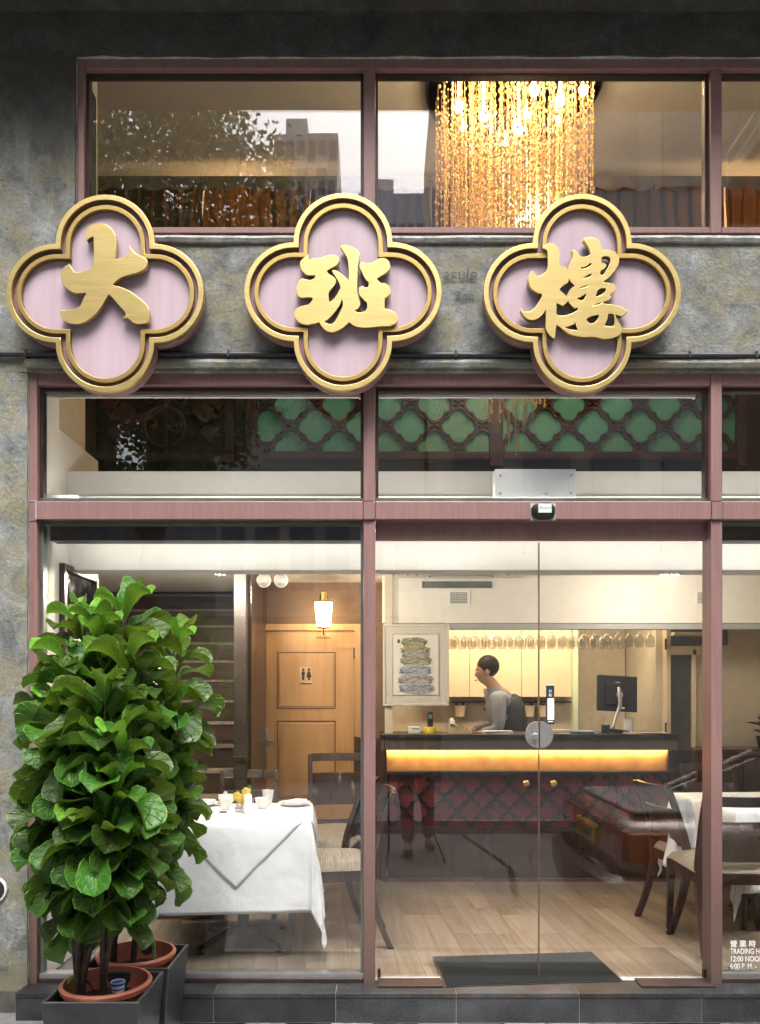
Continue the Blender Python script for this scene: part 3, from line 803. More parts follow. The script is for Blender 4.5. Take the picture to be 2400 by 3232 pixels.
for key, lab, ch in (('da', 'gold edged pink quatrefoil sign with the simple three stroke character', '大'), ('ban', 'gold edged pink quatrefoil sign carrying the three column character', '班'), ('lou', 'gold edged pink quatrefoil sign with the dense many stroke character', '樓')):
    s, ox, oy, cx, cy_, loops = CH[key]
    t = thing('quatrefoil_sign', lab, 'sign', (X(cx, YS), YS, Z(cy_, YS)), 0, 'gold and pink signs over the shop front')
    for nm, me, mt in parts_src:
        if not me.materials or me.materials[0] != mt:
            me.materials.clear(); me.materials.append(mt)
        link_mesh(nm, me, None, t)
    L = []
    for lp in loops:
        pts = [(((p[0]/s+ox)-cx)*sc_, -((p[1]/s+oy)-cy_)*sc_, *p[2:]) for p in lp]
        L.append(spline(pts, 5))
    me = shade(placed(curve_mesh(L, .026, .0012), .005))
    me.materials.clear(); me.materials.append(M['brass'])
    link_mesh('character', me, None, t)
    part('bracket', MB().box(-.12, -.08, .085, .118, -.03, .03).box(.08, .12, .085, .118, -.03, .03), M['pink_side'], t, world=False)

# ================================================================== small things on the facade
sx, sy = X(1717, -.03), Z(1612, -.03)
sen = thing('motion_sensor', 'small black door sensor with white name plate on the transom bar', 'sensor', (sx, -.013, sy-.03))
def sensor_shape(w_, h_, d, pw=2.6):
    mb = MB()
    def fn(u, v):
        a = 2*PI*u; k = sin(PI/2*v)
        c_, s_ = cos(a), sin(a)
        rx = abs(c_)**(2/pw)*(1 if c_ >= 0 else -1); rz = abs(s_)**(2/pw)*(1 if s_ >= 0 else -1)
        return (sx + rx*w_*cos(PI/2*v)**.6 if v < 1 else sx, -.013 - d*k, sy + (rz*h_*cos(PI/2*v)**.6 if v < 1 else 0))
    return mb.grid(fn, 32, 8)
part('housing', sensor_shape(.058, .041, .045), M['black'], sen, smooth=60)
part('sealant', MB().box(sx-.060, sx+.060, -.0145, -.0125, sy-.043, sy+.042), M['edge_plaster'], sen)
part('name_plate', MB().box(sx-.031, sx+.031, -.0605, -.058, sy-.016, sy+.026), M['whiteplastic'], sen, bevel=.002)
M['green_print'] = simple('green_print', (.03,.35,.26), .5, var=.02)
lettering('lettering', 'A', .024, (sx-.027, -.0609, sy+.0), M['green_print'], sen, xs=.95)
lettering('lettering', 'NNY', .017, (sx-.010, -.0609, sy+.0), M['green_print'], sen, xs=1.1)

xa, xb = X(1563, .11), X(1818, .11)
ap = thing('cover_panel', 'white metal cover panel with four screws standing behind the transom glass', 'panel', ((xa+xb)/2, .11, Z(1571, .11)))
part('plate', MB().box(xa, xb, .11, .20, Z(1571, .11), Z(1480, .11)), M['whiteplastic'], ap, bevel=.003)
for px, py in ((1580, 1500), (1803, 1500), (1580, 1556), (1803, 1556)):
    part('screw', MB().lathe([(.006, 0), (.006, -.003), (.003, -.004), (0, -.0035)], (X(px, .11), .1095, Z(py, .11)), 10, 'y'), M['grey'], ap)
part('round_plug', MB().lathe([(.007, 0), (.006, -.0012), (0, -.0012)], (X(1691, .11), .1095, Z(1524, .11)), 14, 'y'), M['whiteplastic'], ap)
part('key', MB().lathe([(.010, 0), (.010, -.003), (0, -.003)], (X(1724, .10), .10, Z(1560, .10)), 12, 'y').tube([(X(1719, .10), .098, Z(1564, .10)), (X(1707, .10), .096, Z(1572, .10))], .0025, 6), M['silver'], ap)

rf = thing('wall_vent', 'round black wall fitting with a white rim at the left edge', 'fitting', (X(-22, -.05), -.04, Z(2810, -.05)))
c = (X(-22, -.05), -.032, Z(2810, -.05))
part('rim', MB().lathe([(.060, 0), (.060, -.012), (.052, -.014), (.052, -.004)], c, 28, 'y'), M['whiteplastic'], rf, smooth=40)
part('face', MB().lathe([(.0515, -.001), (.0515, -.008), (.03, -.016), (0, -.018)], c, 28, 'y'), M['black'], rf, smooth=50)
part('knob', MB().ball((c[0]+.018, c[1]-.02, c[2]-.01), .014), M['silver'], rf, smooth=60)

# ================================================================== POTS AND FIGS
def planter(x0, x1, y0, y1, h, label):
    t = thing('planter_box', label, 'planter', ((x0+x1)/2, (y0+y1)/2, 0), 0, 'black planters by the wall')
    w_, d_ = (x1-x0)/2, (y1-y0)/2
    o = [(-w_, -d_), (w_, -d_), (w_, d_), (-w_, d_)]
    def ring(f, z): return [(p[0]*f, p[1]*f, z) for p in o]
    mb = MB(); tk = 1-.085
    rows = [ring(.84, .004), ring(1.0, h), ring(tk, h), ring(tk*.97, h-.12)]
    for r_ in rows: mb.v += r_
    for i in range(3):
        for k in range(4):
            a = i*4+k; b = i*4+(k+1) % 4
            mb.f.append((a, b, b+4, a+4))
    mb.f.append((3, 2, 1, 0)); mb.f.append((12, 13, 14, 15))
    part('box', mb, M['planter'], t, bevel=.006, world=False, seg=3)
    return t
def pot(cx, cy_, z, r, h, label):
    t = thing('flower_pot', label, 'pot', (cx, cy_, z), 0, 'terracotta pots')
    part('pot', MB().lathe([(r*.72, 0), (r*.93, h-.03), (r*1.0, h-.028), (r*1.03, h-.008), (r*1.0, h), (r*.94, h), (r*.92, h-.02), (r*.86, h-.16)], (0,0,0), 40), M['terracotta'], t, smooth=40, world=False)
    mb = MB(); rnd = random.Random(3)
    def fn(u, v):
        rr = r*.885*v; a = 2*PI*u
        return (rr*cos(a), rr*sin(a), h-.085 + .012*sin(7*u*6.28+v*9)*v*(1-v)*3 + .004*sin(31*u*6.28)*v)
    mb.grid(fn, 30, 7)
    for k in range(160):
        a = rnd.uniform(0, 6.28); rr = r*.84*math.sqrt(rnd.random()); s_ = rnd.uniform(.003, .008)
        mb.obox((rr*cos(a), rr*sin(a), h-.083), (s_, s_*.7, s_*.5), (rnd.uniform(0, 3), rnd.uniform(0, 3), 0))
    part('soil', mb, M['soil'], t, world=False, kind='stuff')
    return t
PH = .371
P1 = (-1.285, -.918, -.815, -.478); P2 = (-1.285, -.905, -.455, -.128)
planter(*P1, PH, 'front black square planter with chipped grey rim')
planter(*P2, PH, 'rear black square planter close to the step')
c1 = ((P1[0]+P1[1])/2+.0, (P1[2]+P1[3])/2+.006); c2 = ((P2[0]+P2[1])/2+.0, (P2[2]+P2[3])/2)
pot(c1[0], c1[1], .155, .170, .235, 'front terracotta pot with dark soil in the nearer planter')
pot(c2[0], c2[1], .155, .166, .235, 'rear terracotta pot half hidden in the farther planter')
cup = thing('striped_cup', 'small blue and white striped cup standing on the soil', 'cup', (c1[0]+.035, c1[1]+.03, .305))
prof = [(.020, 0), (.027, .055), (.0285, .070), (.0255, .070), (.024, .055)]
part('cup', MB().lathe(prof, (0,0,0), 24), M['china'], cup, smooth=40, world=False)
M['blue_band'] = simple('blue_band', (.03,.10,.42), .3)
M['aqua_band'] = simple('aqua_band', (.15,.40,.45), .3)
for z0, z1, m in ((.058, .067, 'blue_band'), (.040, .046, 'blue_band'), (.026, .032, 'blue_band'), (.010, .018, 'aqua_band')):
    rr = lambda z: .020+.007*min(z, .055)/.055 + (max(0, z-.055)/.015)*.0015 + .0005
    part('band', MB().lathe([(rr(z0)-.002, z0), (rr(z0), z0), (rr(z1), z1), (rr(z1)-.002, z1)], (0,0,0), 24), M[m], cup, smooth=40, world=False)
part('soil', MB().lathe([(.0245, .058), (.012, .064), (0, .064)], (0,0,0), 12), M['soil'], cup, world=False)

# --- leaf shapes
def leaf_mesh(name, L, bend, cup_, wave, seed):
    rnd = random.Random(seed); ph = rnd.uniform(0, 6)
    tab = [(0,.02),(.06,.12),(.16,.20),(.30,.215),(.42,.235),(.58,.315),(.74,.37),(.86,.345),(.94,.24),(1,.02)]
    def wid(t):
        for (a, x), (b, y) in zip(tab[:-1], tab[1:]):
            if t <= b: 
                q = (t-a)/(b-a); q = q*q*(3-2*q); return x+(y-x)*q
        return .02
    NU, NV = 8, 11
    mb = MB(); uv = []
    for j in range(NV+1):
        t = j/NV
        # midrib curve in the Y-Z plane
        n = 12; y = z = 0.0
        for q in range(n):
            a = bend[0] + (bend[1]-bend[0])*(t*(q+.5)/n)
            y += cos(a)*t*L/n; z += sin(a)*t*L/n
        a = bend[0] + (bend[1]-bend[0])*t
        nrm = Vector((0, -sin(a), cos(a)))
        for i in range(NU+1):
            u = i/NU*2-1
            hw = wid(t)*L*(1+.05*sin(9*t+ph+u))
            x = u*hw*cos(cup_*abs(u)*.9)
            lift = abs(u)**1.35*hw*sin(cup_) + wave*L*sin(11*t+ph+(2 if u > 0 else 0))*abs(u)**2 - .012*L*math.exp(-(u*7)**2)
            mb.v.append((x, y+nrm.y*lift, z+nrm.z*lift)); uv.append((i/NU, t))
    for j in range(NV):
        for i in range(NU):
            a = j*(NU+1)+i; mb.f.append((a, a+1, a+NU+2, a+NU+1))
    # petiole
    b = len(mb.v); mb.tube([(0, -.035, -.008), (0, 0, 0), (0, .01, .001)], .0028, 5, caps=False); uv += [(.5, .01)]*(len(mb.v)-b)
    me = make_mesh(name, mb, None, recalc=False)
    for p in me.polygons: p.use_smooth = True
    lay = me.uv_layers.new(name='UVMap')
    for lp in me.loops: lay.data[lp.index].uv = uv[lp.vertex_index]
    return me
LM = {'up': [], 'mid': [], 'low': []}
for k in range(4):
    LM['up'].append(leaf_mesh('fig_leaf', 1, (R(12), R(-72)), .70+.1*k, .05, k))
    LM['mid'].append(leaf_mesh('fig_leaf', 1, (R(14), R(-78-10*k)), .48+.09*k, .065, k+10))
    LM['low'].append(leaf_mesh('fig_leaf', 1, (R(4), R(-55-12*k)), .30+.07*k, .06, k+20))
LMN = {}
for kk in LM:
    LMN[kk] = []
    for me in LM[kk]:
        me.materials.append(M['leaf']); m2 = me.copy(); m2.materials.clear(); m2.materials.append(M['leaf_new']); LMN[kk].append(m2)

def fig(cx, cy_, shoots, label, seed, inner=0):
    """stems fork from the pot, every shoot carries spirally set leaves, tight and upright at the tip, hanging lower down"""
    rnd = random.Random(seed)
    z0 = .285
    t = thing('fiddle_leaf_fig', label, 'plant', (cx, cy_, z0), 0, 'potted figs by the wall')
    mb = MB()
    heads = {}
    nleaf = 0
    for (tx, ty, tz, L, sc, stem) in shoots:
        base = Vector((stem*.075-.085+rnd.uniform(-.005, .005), -.03+.02*stem, 0)); tip = Vector((tx-cx, ty-cy_, tz-z0))
        k1 = Vector((base.x*1.4+tip.x*.12, base.y*1.4+tip.y*.12, tip.z*.38))
        k2 = Vector((tip.x*.72, tip.y*.72, tip.z*.68))
        P = []
        for i in range(15):
            s = i/14
            P.append((1-s)**3*base + 3*(1-s)**2*s*k1 + 3*(1-s)*s*s*k2 + s**3*tip)
        mb.tube(P, [.0125*(1-.66*i/14) for i in range(15)], 8)
        # cumulative from the tip
        ang = rnd.uniform(0, 6.28)
        n = int(L/.0195)
        acc = [0]
        for i in range(14, 0, -1): acc.append(acc[-1]+(P[i]-P[i-1]).length)
        for k in range(n):
            d = (k+.3)*.0195
            # position along the stem
            pos = P[0]
            for i in range(1, len(acc)):
                if acc[i] >= d:
                    f = (d-acc[i-1])/(acc[i]-acc[i-1]); a_, b_ = P[15-i], P[14-i]
                    pos = a_.lerp(b_, f); break
            ang += 2.399+rnd.uniform(-.35, .35)
            age = d/.55
            pitch = R(72-104*min(1, age**.95)) + rnd.uniform(-.24, .24)
            ln = sc*(.118 + .068*min(1, d/.10))*rnd.uniform(.78, 1.2)
            out = Vector((cos(ang), sin(ang), 0))
            if pos.z+z0 < .60: continue
            kind = 'up' if d < .12 else ('mid' if d < .38 else 'low')
            pool = LMN if (d < .10 and rnd.random() < .8 and tz > .9) else LM
            me = rnd.choice(pool[kind])
            o = bpy.data.objects.new('leaf', me); COL.objects.link(o); o.parent = t
            Mx = Matrix.Translation(pos+out*(.010+.022*min(1, d/.1))) @ Matrix.Rotation(ang-PI/2, 4, 'Z') @ Matrix.Rotation(pitch, 4, 'X') @ Matrix.Rotation(rnd.uniform(-.35, .35), 4, 'Y') @ Matrix.Scale(ln, 4)
            o.matrix_local = Mx; nleaf += 1
    part('stem', mb, M['bark'], t, smooth=60, world=False)
    return t, nleaf
def sh(px, py, y, L, sc=1.0, stem=0):
    px = 365+(px-365)*(.90 if py < 2250 else .80)
    return (X(px, y), y, Z(py, y), L, sc, stem)
ya, yb = c1[1], c2[1]
S1 = [sh(395,1915,ya+.05,.85,1.15,1), sh(255,1935,ya+.10,.55,.95,0), sh(215,2075,ya-.05,.62,1.0,0), sh(415,2055,ya-.10,.5,1.0,1), sh(165,2215,ya+.0,.62,.95,0),
      sh(380,2330,ya-.26,.52,1.0,1), sh(235,2240,ya-.2,.60,1.0,0), sh(380,2450,ya-.28,.45,.95,1), sh(175,2440,ya-.05,.42,1.0,0), sh(250,2560,ya-.24,.5,1.0,0), sh(395,2700,ya-.2,.40,.95,1), sh(245,2690,ya-.12,.30,.95,0), sh(300,2800,ya-.1,.34,1.0,0), sh(240,2840,ya-.03,.30,1.0,0), sh(370,2850,ya-.06,.30,1.0,1), sh(330,2180,ya-.22,.5,1.0,0), sh(320,2560,ya-.30,.4,1.0,1), sh(460,2580,ya-.22,.4,1.0,0), sh(170,2380,ya-.16,.4,.95,0), sh(300,1990,ya-.02,.5,1.0,0)]
S2 = [sh(575,2015,yb-.05,.75,1.1,1), sh(575,2215,yb-.12,.62,1.0,1), sh(480,2120,yb+.0,.7,1.0,0), sh(575,2400,yb-.1,.52,1.0,1), sh(520,2340,yb-.18,.55,1.0,0), sh(545,2500,yb-.14,.42,.95,1), sh(465,2610,yb-.16,.45,.95,0), sh(330,2150,yb+.05,.6,.95,0), sh(425,2760,yb-.1,.35,.95,0)]
f1, n1 = fig(c1[0], c1[1], S1, 'large fiddle leaf fig with glossy leaves in the front pot', 5)
f2, n2 = fig(c2[0], c2[1], S2, 'fiddle leaf fig behind the front one leaning towards the table', 9)
print('LEAVES', n1, n2)
# a small side sprig low on the front stem
sp = Vector((c1[0]-.06, c1[1], .40)); 
tw = MB().tube([(-.03, 0, .03), (-.06, -.01, .09), (-.085, -.015, .125)], .004, 6)
part('sprig', tw, M['bark'], f1, world=False, smooth=60)
o = bpy.data.objects.new('leaf', LMN['low'][0]); COL.objects.link(o); o.parent = f1
o.matrix_local = Matrix.Translation((-.085, -.015, .128)) @ Matrix.Rotation(R(95), 4, 'Z') @ Matrix.Rotation(R(-12), 4, 'X') @ Matrix.Scale(.11, 4)
sk = single('plant_stake', MB().tube([(X(488, yb-.1), yb-.1, .30), (X(488, yb-.1), yb-.1, Z(2965, yb-.1))], .0035, 8), simple('green_stake', (.06,.22,.08), .5), 'thin green plant stake standing in the rear pot', 'stake')

# ================================================================== GROUND OUTSIDE
structure('ground', MB().box(-60, 60, -80, 30, -.5, -.062), M['asphalt'])
structure('road', MB().box(-40, 40, -5.0, -.845, -.0618, -.055), M['asphalt'])
pav = structure('pavement', MB().box(-6, 6, -.80, -.02, -.06, -.012), M['dirt'])
pm = [make_mesh('paver', MB().box(-.097, .097, -.0475, .0475, -.02, .0), None) for _ in range(1)]
pm[0].materials.append(M['paver'])
rnd = random.Random(4)
row = 0; y = -.17
while y > -.76:
    x = -1.95 + (.1 if row % 2 else 0)
    while x < 2.35:
        if not (x < -1.12 and y > -.28):
            o = link_mesh('paver', pm[0], None, pav)
            o.location = (x, y, -.001+rnd.uniform(-.0025, .0025)); o.rotation_euler = (rnd.uniform(-.008, .008), rnd.uniform(-.008, .008), rnd.uniform(-.01, .01))
        x += .2
    y -= .1; row += 1
M['patch'] = simple('worn_concrete', (.15,.15,.145), .85, var=.35, vscale=14, bump=.6, bscale=60)
structure('concrete_patch', MB().box(-4, -1.14, -.32, -.03, -.011, .012), M['patch'], pav)
structure('kerb', MB().box(-40, 40, -.843, -.802, -.06, .0), M['kerb'], bevel=.008)
structure('kerb', MB().box(-40, 40, -5.16, -5.002, -.06, .09), M['kerb'], bevel=.008)
op = structure('far_pavement', MB().box(-40, 40, -9.2, -5.162, -.06, .07), M['dirt'])
mb = MB(); row = 0; y = -5.24
while y > -8.9:
    x = -4 + (.15 if row % 2 else 0)
    while x < 6:
        mb.box(x+.004, x+.294, y-.146, y-.004, .065, .083); x += .3
    y -= .15; row += 1
o = structure('paving', mb, M['paver'], op); o['kind'] = 'stuff'
M['joint'] = simple('tar_joint', (.02,.018,.016), .9)
mb = MB()
pts = [(X(1465, 4.9), -4.9), (1.15, -3.2), (1.02, -2.1), (X(1590, 1.9), -1.9), (X(1640, 1.2), -1.3), (X(1660, .86), -.86)]
for (xa, ya_), (xb, yb_) in zip(pts[:-1], pts[1:]):
    mb.add([(xa-.03, ya_, -.0545), (xa+.03, ya_, -.0545), (xb+.03, yb_, -.0545), (xb-.03, yb_, -.0545)], [(0, 1, 2, 3)])
mb.box(-8, 8, -2.06, -2.035, -.0548, -.0542)
structure('road_joint', mb, M['joint'])
for nm, cx, cy_, s, lab in (('paper_scrap', X(45, -.3), -.31, .062, 'torn white paper scrap lying on the ground at the left'), ('paper_scrap', X(118, -.3), -.29, .022, 'tiny white paper scrap lying against the planter')):
    rnd = random.Random(lab); pts = []
    for k in range(12):
        a = 2*PI*k/12; r_ = s*(1+rnd.uniform(-.25, .25)); pts.append((cx+r_*cos(a)*1.25, cy_+r_*sin(a)*.42, .0145+rnd.uniform(0, .006)))
    mb = MB().add(pts+[(cx, cy_, .020)], [(k, (k+1) % 12, 12) for k in range(12)])
    mb.add([(p[0], p[1], .0122) for p in pts], [tuple(range(11, -1, -1))])
    single(nm, mb, M['paper'], lab, 'paper', group='paper scraps')

# ================================================================== ROOM
BZ = Z(1967, 2.25)             # underside of the wall over the counter
CZ = 2.45                      # ceiling
floor = structure('floor', MB().box(-2.9, 3.6, -.03, 5.0, -.02, FZ-.012), M['dirt'])
pk = []
for L_ in (1.2, .8, .55):
    me = make_mesh('plank', MB().box(-.0615, .0615, -L_/2+.001, L_/2-.001, -.012, 0), None); me.materials.append(M['plank']); pk.append((L_, me))
rnd = random.Random(11); rot = R(5)
ca, sa = cos(rot), sin(rot)
for i in range(-26, 32):
    u = i*.1245; v = (.03-.35-u*sa)/ca; first = True
    while v < 3.4:
        L_, me = rnd.choice(pk)
        vv = v+L_/2
        x = u*ca - vv*sa; y = u*sa + vv*ca + .35
        v += L_
        if (x < -1.62 and y < .98) or x < -2.5 or x > 3.3 or y > 3.4: continue
        o = link_mesh('plank', me, None, floor); o.location = (x, y, FZ+rnd.uniform(-.0006, 0)); o.rotation_euler = (0, 0, rot)
part_floor = structure('floor_edge', MB().box(-2.3, 3.5, -.028, .14, FZ-.012, FZ-.004), M['plank'], floor)
# walls
wl_ = structure('wall_left', MB().box(-2.3, -1.69, .10, .86, 0, 2.9), M['white'])
structure('stairwell_side_wall', MB().box(-2.95, -2.60, .10, 4.78, 0, 2.89), M['wallbrown'])
structure('upper_wall_left', MB().box(-2.6, -1.72, .30, .74, 2.905, 5.3).box(-3.04, -2.9, .742, 4.79, 2.905, 5.3), M['wallbeige'])
structure('baseboard', MB().box(-1.688, -1.672, .10, .86, FZ, FZ+.14), M['white'], wl_, bevel=.003)
structure('wall_behind_door', MB().box(-1.0, .0, 2.64, 2.8, 0, 2.6), M['wallbrown'])
structure('wall_left_bar', MB().box(.0, .06, 2.22, 3.9, 0, 2.6), M['wallbeige'])
structure('wall_stairwell', MB().box(-2.59, -1.0, 4.4, 4.5, 0, 5.2), M['wallbrown'])
structure('wall_bar_back', MB().box(.06, 2.35, 3.86, 3.95, 0, 2.6), M['wallbeige'])
structure('wall_bar_side', MB().box(2.36, 2.44, 3.105, 3.95, 0, 2.6), M['wallbeige'])
structure('wall_right_back', MB().box(2.35, 3.6, 3.0, 3.1, 0, 2.6), M['wallbeige'])
structure('wall_right', MB().box(3.3, 3.6, .10, 5.0, 0, 5.3), M['wallbeige'])
structure('ceiling', MB().box(-2.59, 3.28, .30, 3.2, CZ, CZ+.1).box(.0, 3.28, 3.2, 3.99, CZ, CZ+.1), M['cream'])
structure('bulkhead', MB().box(X(182, .42), 3.28, .42, .56, Z(1800, .42), Z(1487, .42)), M['white'], bevel=.003)
structure('bulkhead_over_bar', MB().box(X(1207, 2.25), 3.28, 2.25, 2.40, BZ, CZ-.002), M['cream'], bevel=.003)
structure('shelf_lip', MB().box(X(1420, 2.3), 3.27, 2.26, 2.34, BZ-.045, BZ-.002), M['grey'])
# reveal and dark inner header behind the transom bar
structure('inner_header', MB().box(-1.66, X(1148, .14), .135, .22, Z(1706, .135), Z(1650, .135)).box(X(2279, .14), 3.28, .135, .22, Z(1706, .135), Z(1650, .135)), M['frame_dark'])
structure('inner_ledge', MB().box(-1.69, 3.28, .088, .20, Z(1650, .135)+.004, Z(1575, .1)), M['white'])
structure('reveal_left', MB().box(-1.72, X(130, .09), .082, .30, FZ, 5.2), M['white'])
structure('upper_reveal', MB().box(X(180, .09), X(262, .09), .082, .28, Z(735), 5.2), M['white'])
# upper floor
UZ = 5.34
structure('upper_ceiling', MB().box(-3.04, 3.28, .09, 4.79, UZ, UZ+.06), simple('grey_beige_ceiling', (.56,.545,.51), .7, var=.04))
structure('upper_back_wall', MB().box(-2.89, 3.28, 2.62, 2.70, 2.56, UZ-.002), M['wallbrown'])
structure('spandrel_inside', MB().box(-1.7, 3.28, .252, .30, Z(1170, .25)+.1, Z(745, .25)), M['white'])

# lantern wall, stairs, door
M['riser'] = wood_mat('stair_riser', (.035,.018,.012), (.07,.038,.026), .3, axis='x')
stt = thing('staircase', 'dark wooden staircase with pale nosings climbing behind the fig', 'stairs', (-1.36, 1.16, FZ))
for k in range(14):
    z = FZ+.17*(k+1); y0 = 1.12+.205*k
    part('riser', MB().box(-2.58, -1.0, y0, y0+.02, z-.17, z-.020), M['riser'], stt)
    part('nosing', MB().box(-2.58, -1.0, y0-.012, y0+.225, z-.019, z), M['plank'], stt)
part('newel_post', MB().box(-1.075, -.985, 1.80, 1.89, FZ, CZ), M['carved'], stt, bevel=.004)
part('side_panel', MB().box(-.998, -.965, 1.9, 2.64, FZ, CZ), M['darkwood'], stt)
part('trim', MB().box(-1.082, -.978, 1.79, 1.90, 1.05, 1.09), M['darkwood'], stt, bevel=.006)
dx0, dx1 = X(808, 2.6), X(1140, 2.6); dz1 = Z(1970, 2.6)
dt = thing('wooden_door', 'honey coloured panelled door with washroom pictograms on it', 'door', ((dx0+dx1)/2, 2.6, FZ))
part('frame', MB().box(dx0, dx0+.05, 2.575, 2.635, FZ, dz1).box(dx1-.05, dx1, 2.575, 2.635, FZ, dz1).box(dx0+.0505, dx1-.0505, 2.575, 2.635, dz1-.055, dz1), M['doorwood'], dt, bevel=.004)
part('leaf', MB().box(dx0+.053, dx1-.053, 2.60, 2.634, FZ, dz1-.058), M['doorwood'], dt)
px0, px1 = X(875, 2.6), X(1060, 2.6)
def frame_strip(x0, x1, z0, z1, y0, y1, wd):
    return MB().box(x0, x1, y0, y1, z1-wd, z1).box(x0, x1, y0, y1, z0, z0+wd).box(x0, x0+wd, y0, y1, z0+wd, z1-wd).box(x1-wd, x1, y0, y1, z0+wd, z1-wd)
for a, b in ((2238, 2058), (2520, 2275)):
    p_ = part('panel', MB().box(px0+.02, px1-.02, 2.592, 2.5995, Z(a, 2.6)+.02, Z(b, 2.6)-.02), M['doorwood'], dt, bevel=.004)
    part('panel_groove', frame_strip(px0, px1, Z(a, 2.6), Z(b, 2.6), 2.596, 2.5998, .008), M['brownwood'], p_)
part('handle_plate', MB().box(X(833, 2.6), X(847, 2.6), 2.592, 2.5995, Z(2385, 2.6), Z(2297, 2.6)), M['steel'], dt, bevel=.002)
part('handle', MB().tube([(X(840, 2.6), 2.59, Z(2335, 2.6)), (X(840, 2.6), 2.555, Z(2335, 2.6)), (X(868, 2.6), 2.55, Z(2337, 2.6))], .009, 8), M['steel'], dt, smooth=50)
part('hinge', MB().box(dx1-.062, dx1-.048, 2.585, 2.599, Z(2080, 2.6), Z(2045, 2.6)), M['black'], dt)
sg = part('washroom_sign', MB().box(X(947, 2.6), X(985, 2.6), 2.589, 2.5918, Z(2160, 2.6), Z(2106, 2.6)), M['copper'], dt, bevel=.001)
def picto(px, dress):
    x = X(px, 2.6); z = Z(2108, 2.6)
    mb = MB().lathe([(.011, -.003), (.011, 0), (0, 0)], (x, 2.5888, z-.016), 12, 'y')
    mb.prism([(x-.014, z-.03), (x+.014, z-.03), (x+.014, z-.06), (x+.009, z-.062), (x+.009, z-.1), (x-.009, z-.1), (x-.009, z-.062), (x-.014, z-.06)] if not dress else
             [(x-.010, z-.03), (x+.010, z-.03), (x+.022, z-.078), (x+.008, z-.078), (x+.008, z-.1), (x-.008, z-.1), (x-.008, z-.078), (x-.022, z-.078)], 2.586, 2.5888)
    part('pictogram', mb, M['black'], sg)
picto(958, False); picto(976, True)
part('underline', MB().box(X(947, 2.6), X(985, 2.6), 2.587, 2.5888, Z(2160, 2.6)+.003, Z(2160, 2.6)+.009), M['black'], sg)

# wall lantern, lit
LX, LY, LZ = X(1022, 2.38), 2.38, Z(1938, 2.38)
ln = thing('wall_lantern', 'lit glass wall lantern glowing over the wooden door', 'lamp', (LX, LY, LZ))
M['lamp_glow'] = emission('lantern_glow', (1, .76, .42), 7)
part('shade', MB().lathe([(.052, -.10), (.070, .085), (.066, .085), (.049, -.097)], (LX, LY, LZ), 20), M['lamp_glow'], ln, smooth=40)
part('top_cap', MB().lathe([(.078, .088), (.074, .096), (.035, .11), (.030, .17), (.0, .175)], (LX, LY, LZ), 20), M['gold'], ln, smooth=40)
part('bottom_ring', MB().lathe([(.056, -.112), (.056, -.102), (.03, -.112)], (LX, LY, LZ), 20), M['gold'], ln)
part('arm', MB().tube([(LX, LY, LZ-.115), (LX, LY, LZ-.16), (LX, 2.62, LZ-.16)], .008, 6).box(LX-.055, LX+.055, LY-.01, LY+.01, LZ-.195, LZ-.178), M['gold'], ln)
part('backplate', MB().box(LX-.04, LX+.04, 2.62, 2.638, LZ-.22, LZ-.08), M['gold'], ln, bevel=.004)
def point(name, loc, power, col, r, parent=None):
    l = bpy.data.lights.new(name, 'POINT'); l.energy = power; l.color = col; l.shadow_soft_size = r
    o = bpy.data.objects.new(name, l); COL.objects.link(o); o.location = loc
    if parent:
        o.parent = parent; o.location = Vector(loc)-root_of(parent).location
    return o
def area(name, loc, power, col, sx_, sy_, rot=(0,0,0), parent=None):
    l = bpy.data.lights.new(name, 'AREA'); l.shape = 'RECTANGLE'; l.energy = power; l.color = col; l.size = sx_; l.size_y = sy_
    o = bpy.data.objects.new(name, l); COL.objects.link(o); o.location = loc; o.rotation_euler = rot
    if parent:
        o.parent = parent; o.location = Vector(loc)-root_of(parent).location
    return o
WARM = (1, .90, .75)
point('lantern_light', (LX, LY, LZ+.0), 14, (1, .72, .38), .05, ln)
# lamps
def crystal_lamp(px, py, y, label, power):
    x, z = X(px, y), CZ
    t = thing('crystal_ceiling_lamp', label, 'lamp', (x, y, z), 0, 'crystal lamps on the ceiling')
    part('plate', MB().lathe([(.12, -.012), (.12, 0), (0, 0)], (x, y, z-.0005), 24), M['gold'], t, smooth=40)
    bulb = part('bulb', MB().ball((x, y, z-.045), .03), M['lamp_glow'], t, smooth=60)
    mb = MB(); rnd = random.Random(px)
    for rr, n, dz in ((.11, 20, -.04), (.11, 20, -.065), (.085, 16, -.085), (.055, 12, -.10)):
        for k in range(n):
            a = 2*PI*k/n+rnd.uniform(-.1, .1)
            mb.ball((x+rr*cos(a), y+rr*sin(a), z+dz+rnd.uniform(-.006, .006)), .012, 6, 4, (1, 1, 1.25))
    part('crystals', mb, M['amber'], t, kind='stuff')
    point('ceiling_lamp_light', (x, y, z-.14), power*.32, WARM, .09, t)
crystal_lamp(690, 1820, 1.45, 'crystal ceiling lamp glowing over the dining table by the stairs', 62)
crystal_lamp(2115, 1822, 1.55, 'crystal ceiling lamp glowing over the right hand dining table', 22)
crystal_lamp(1150, 1822, 1.0, 'added crystal ceiling lamp behind the middle window bar', 22)  # added lamp, out of sight behind the window bar

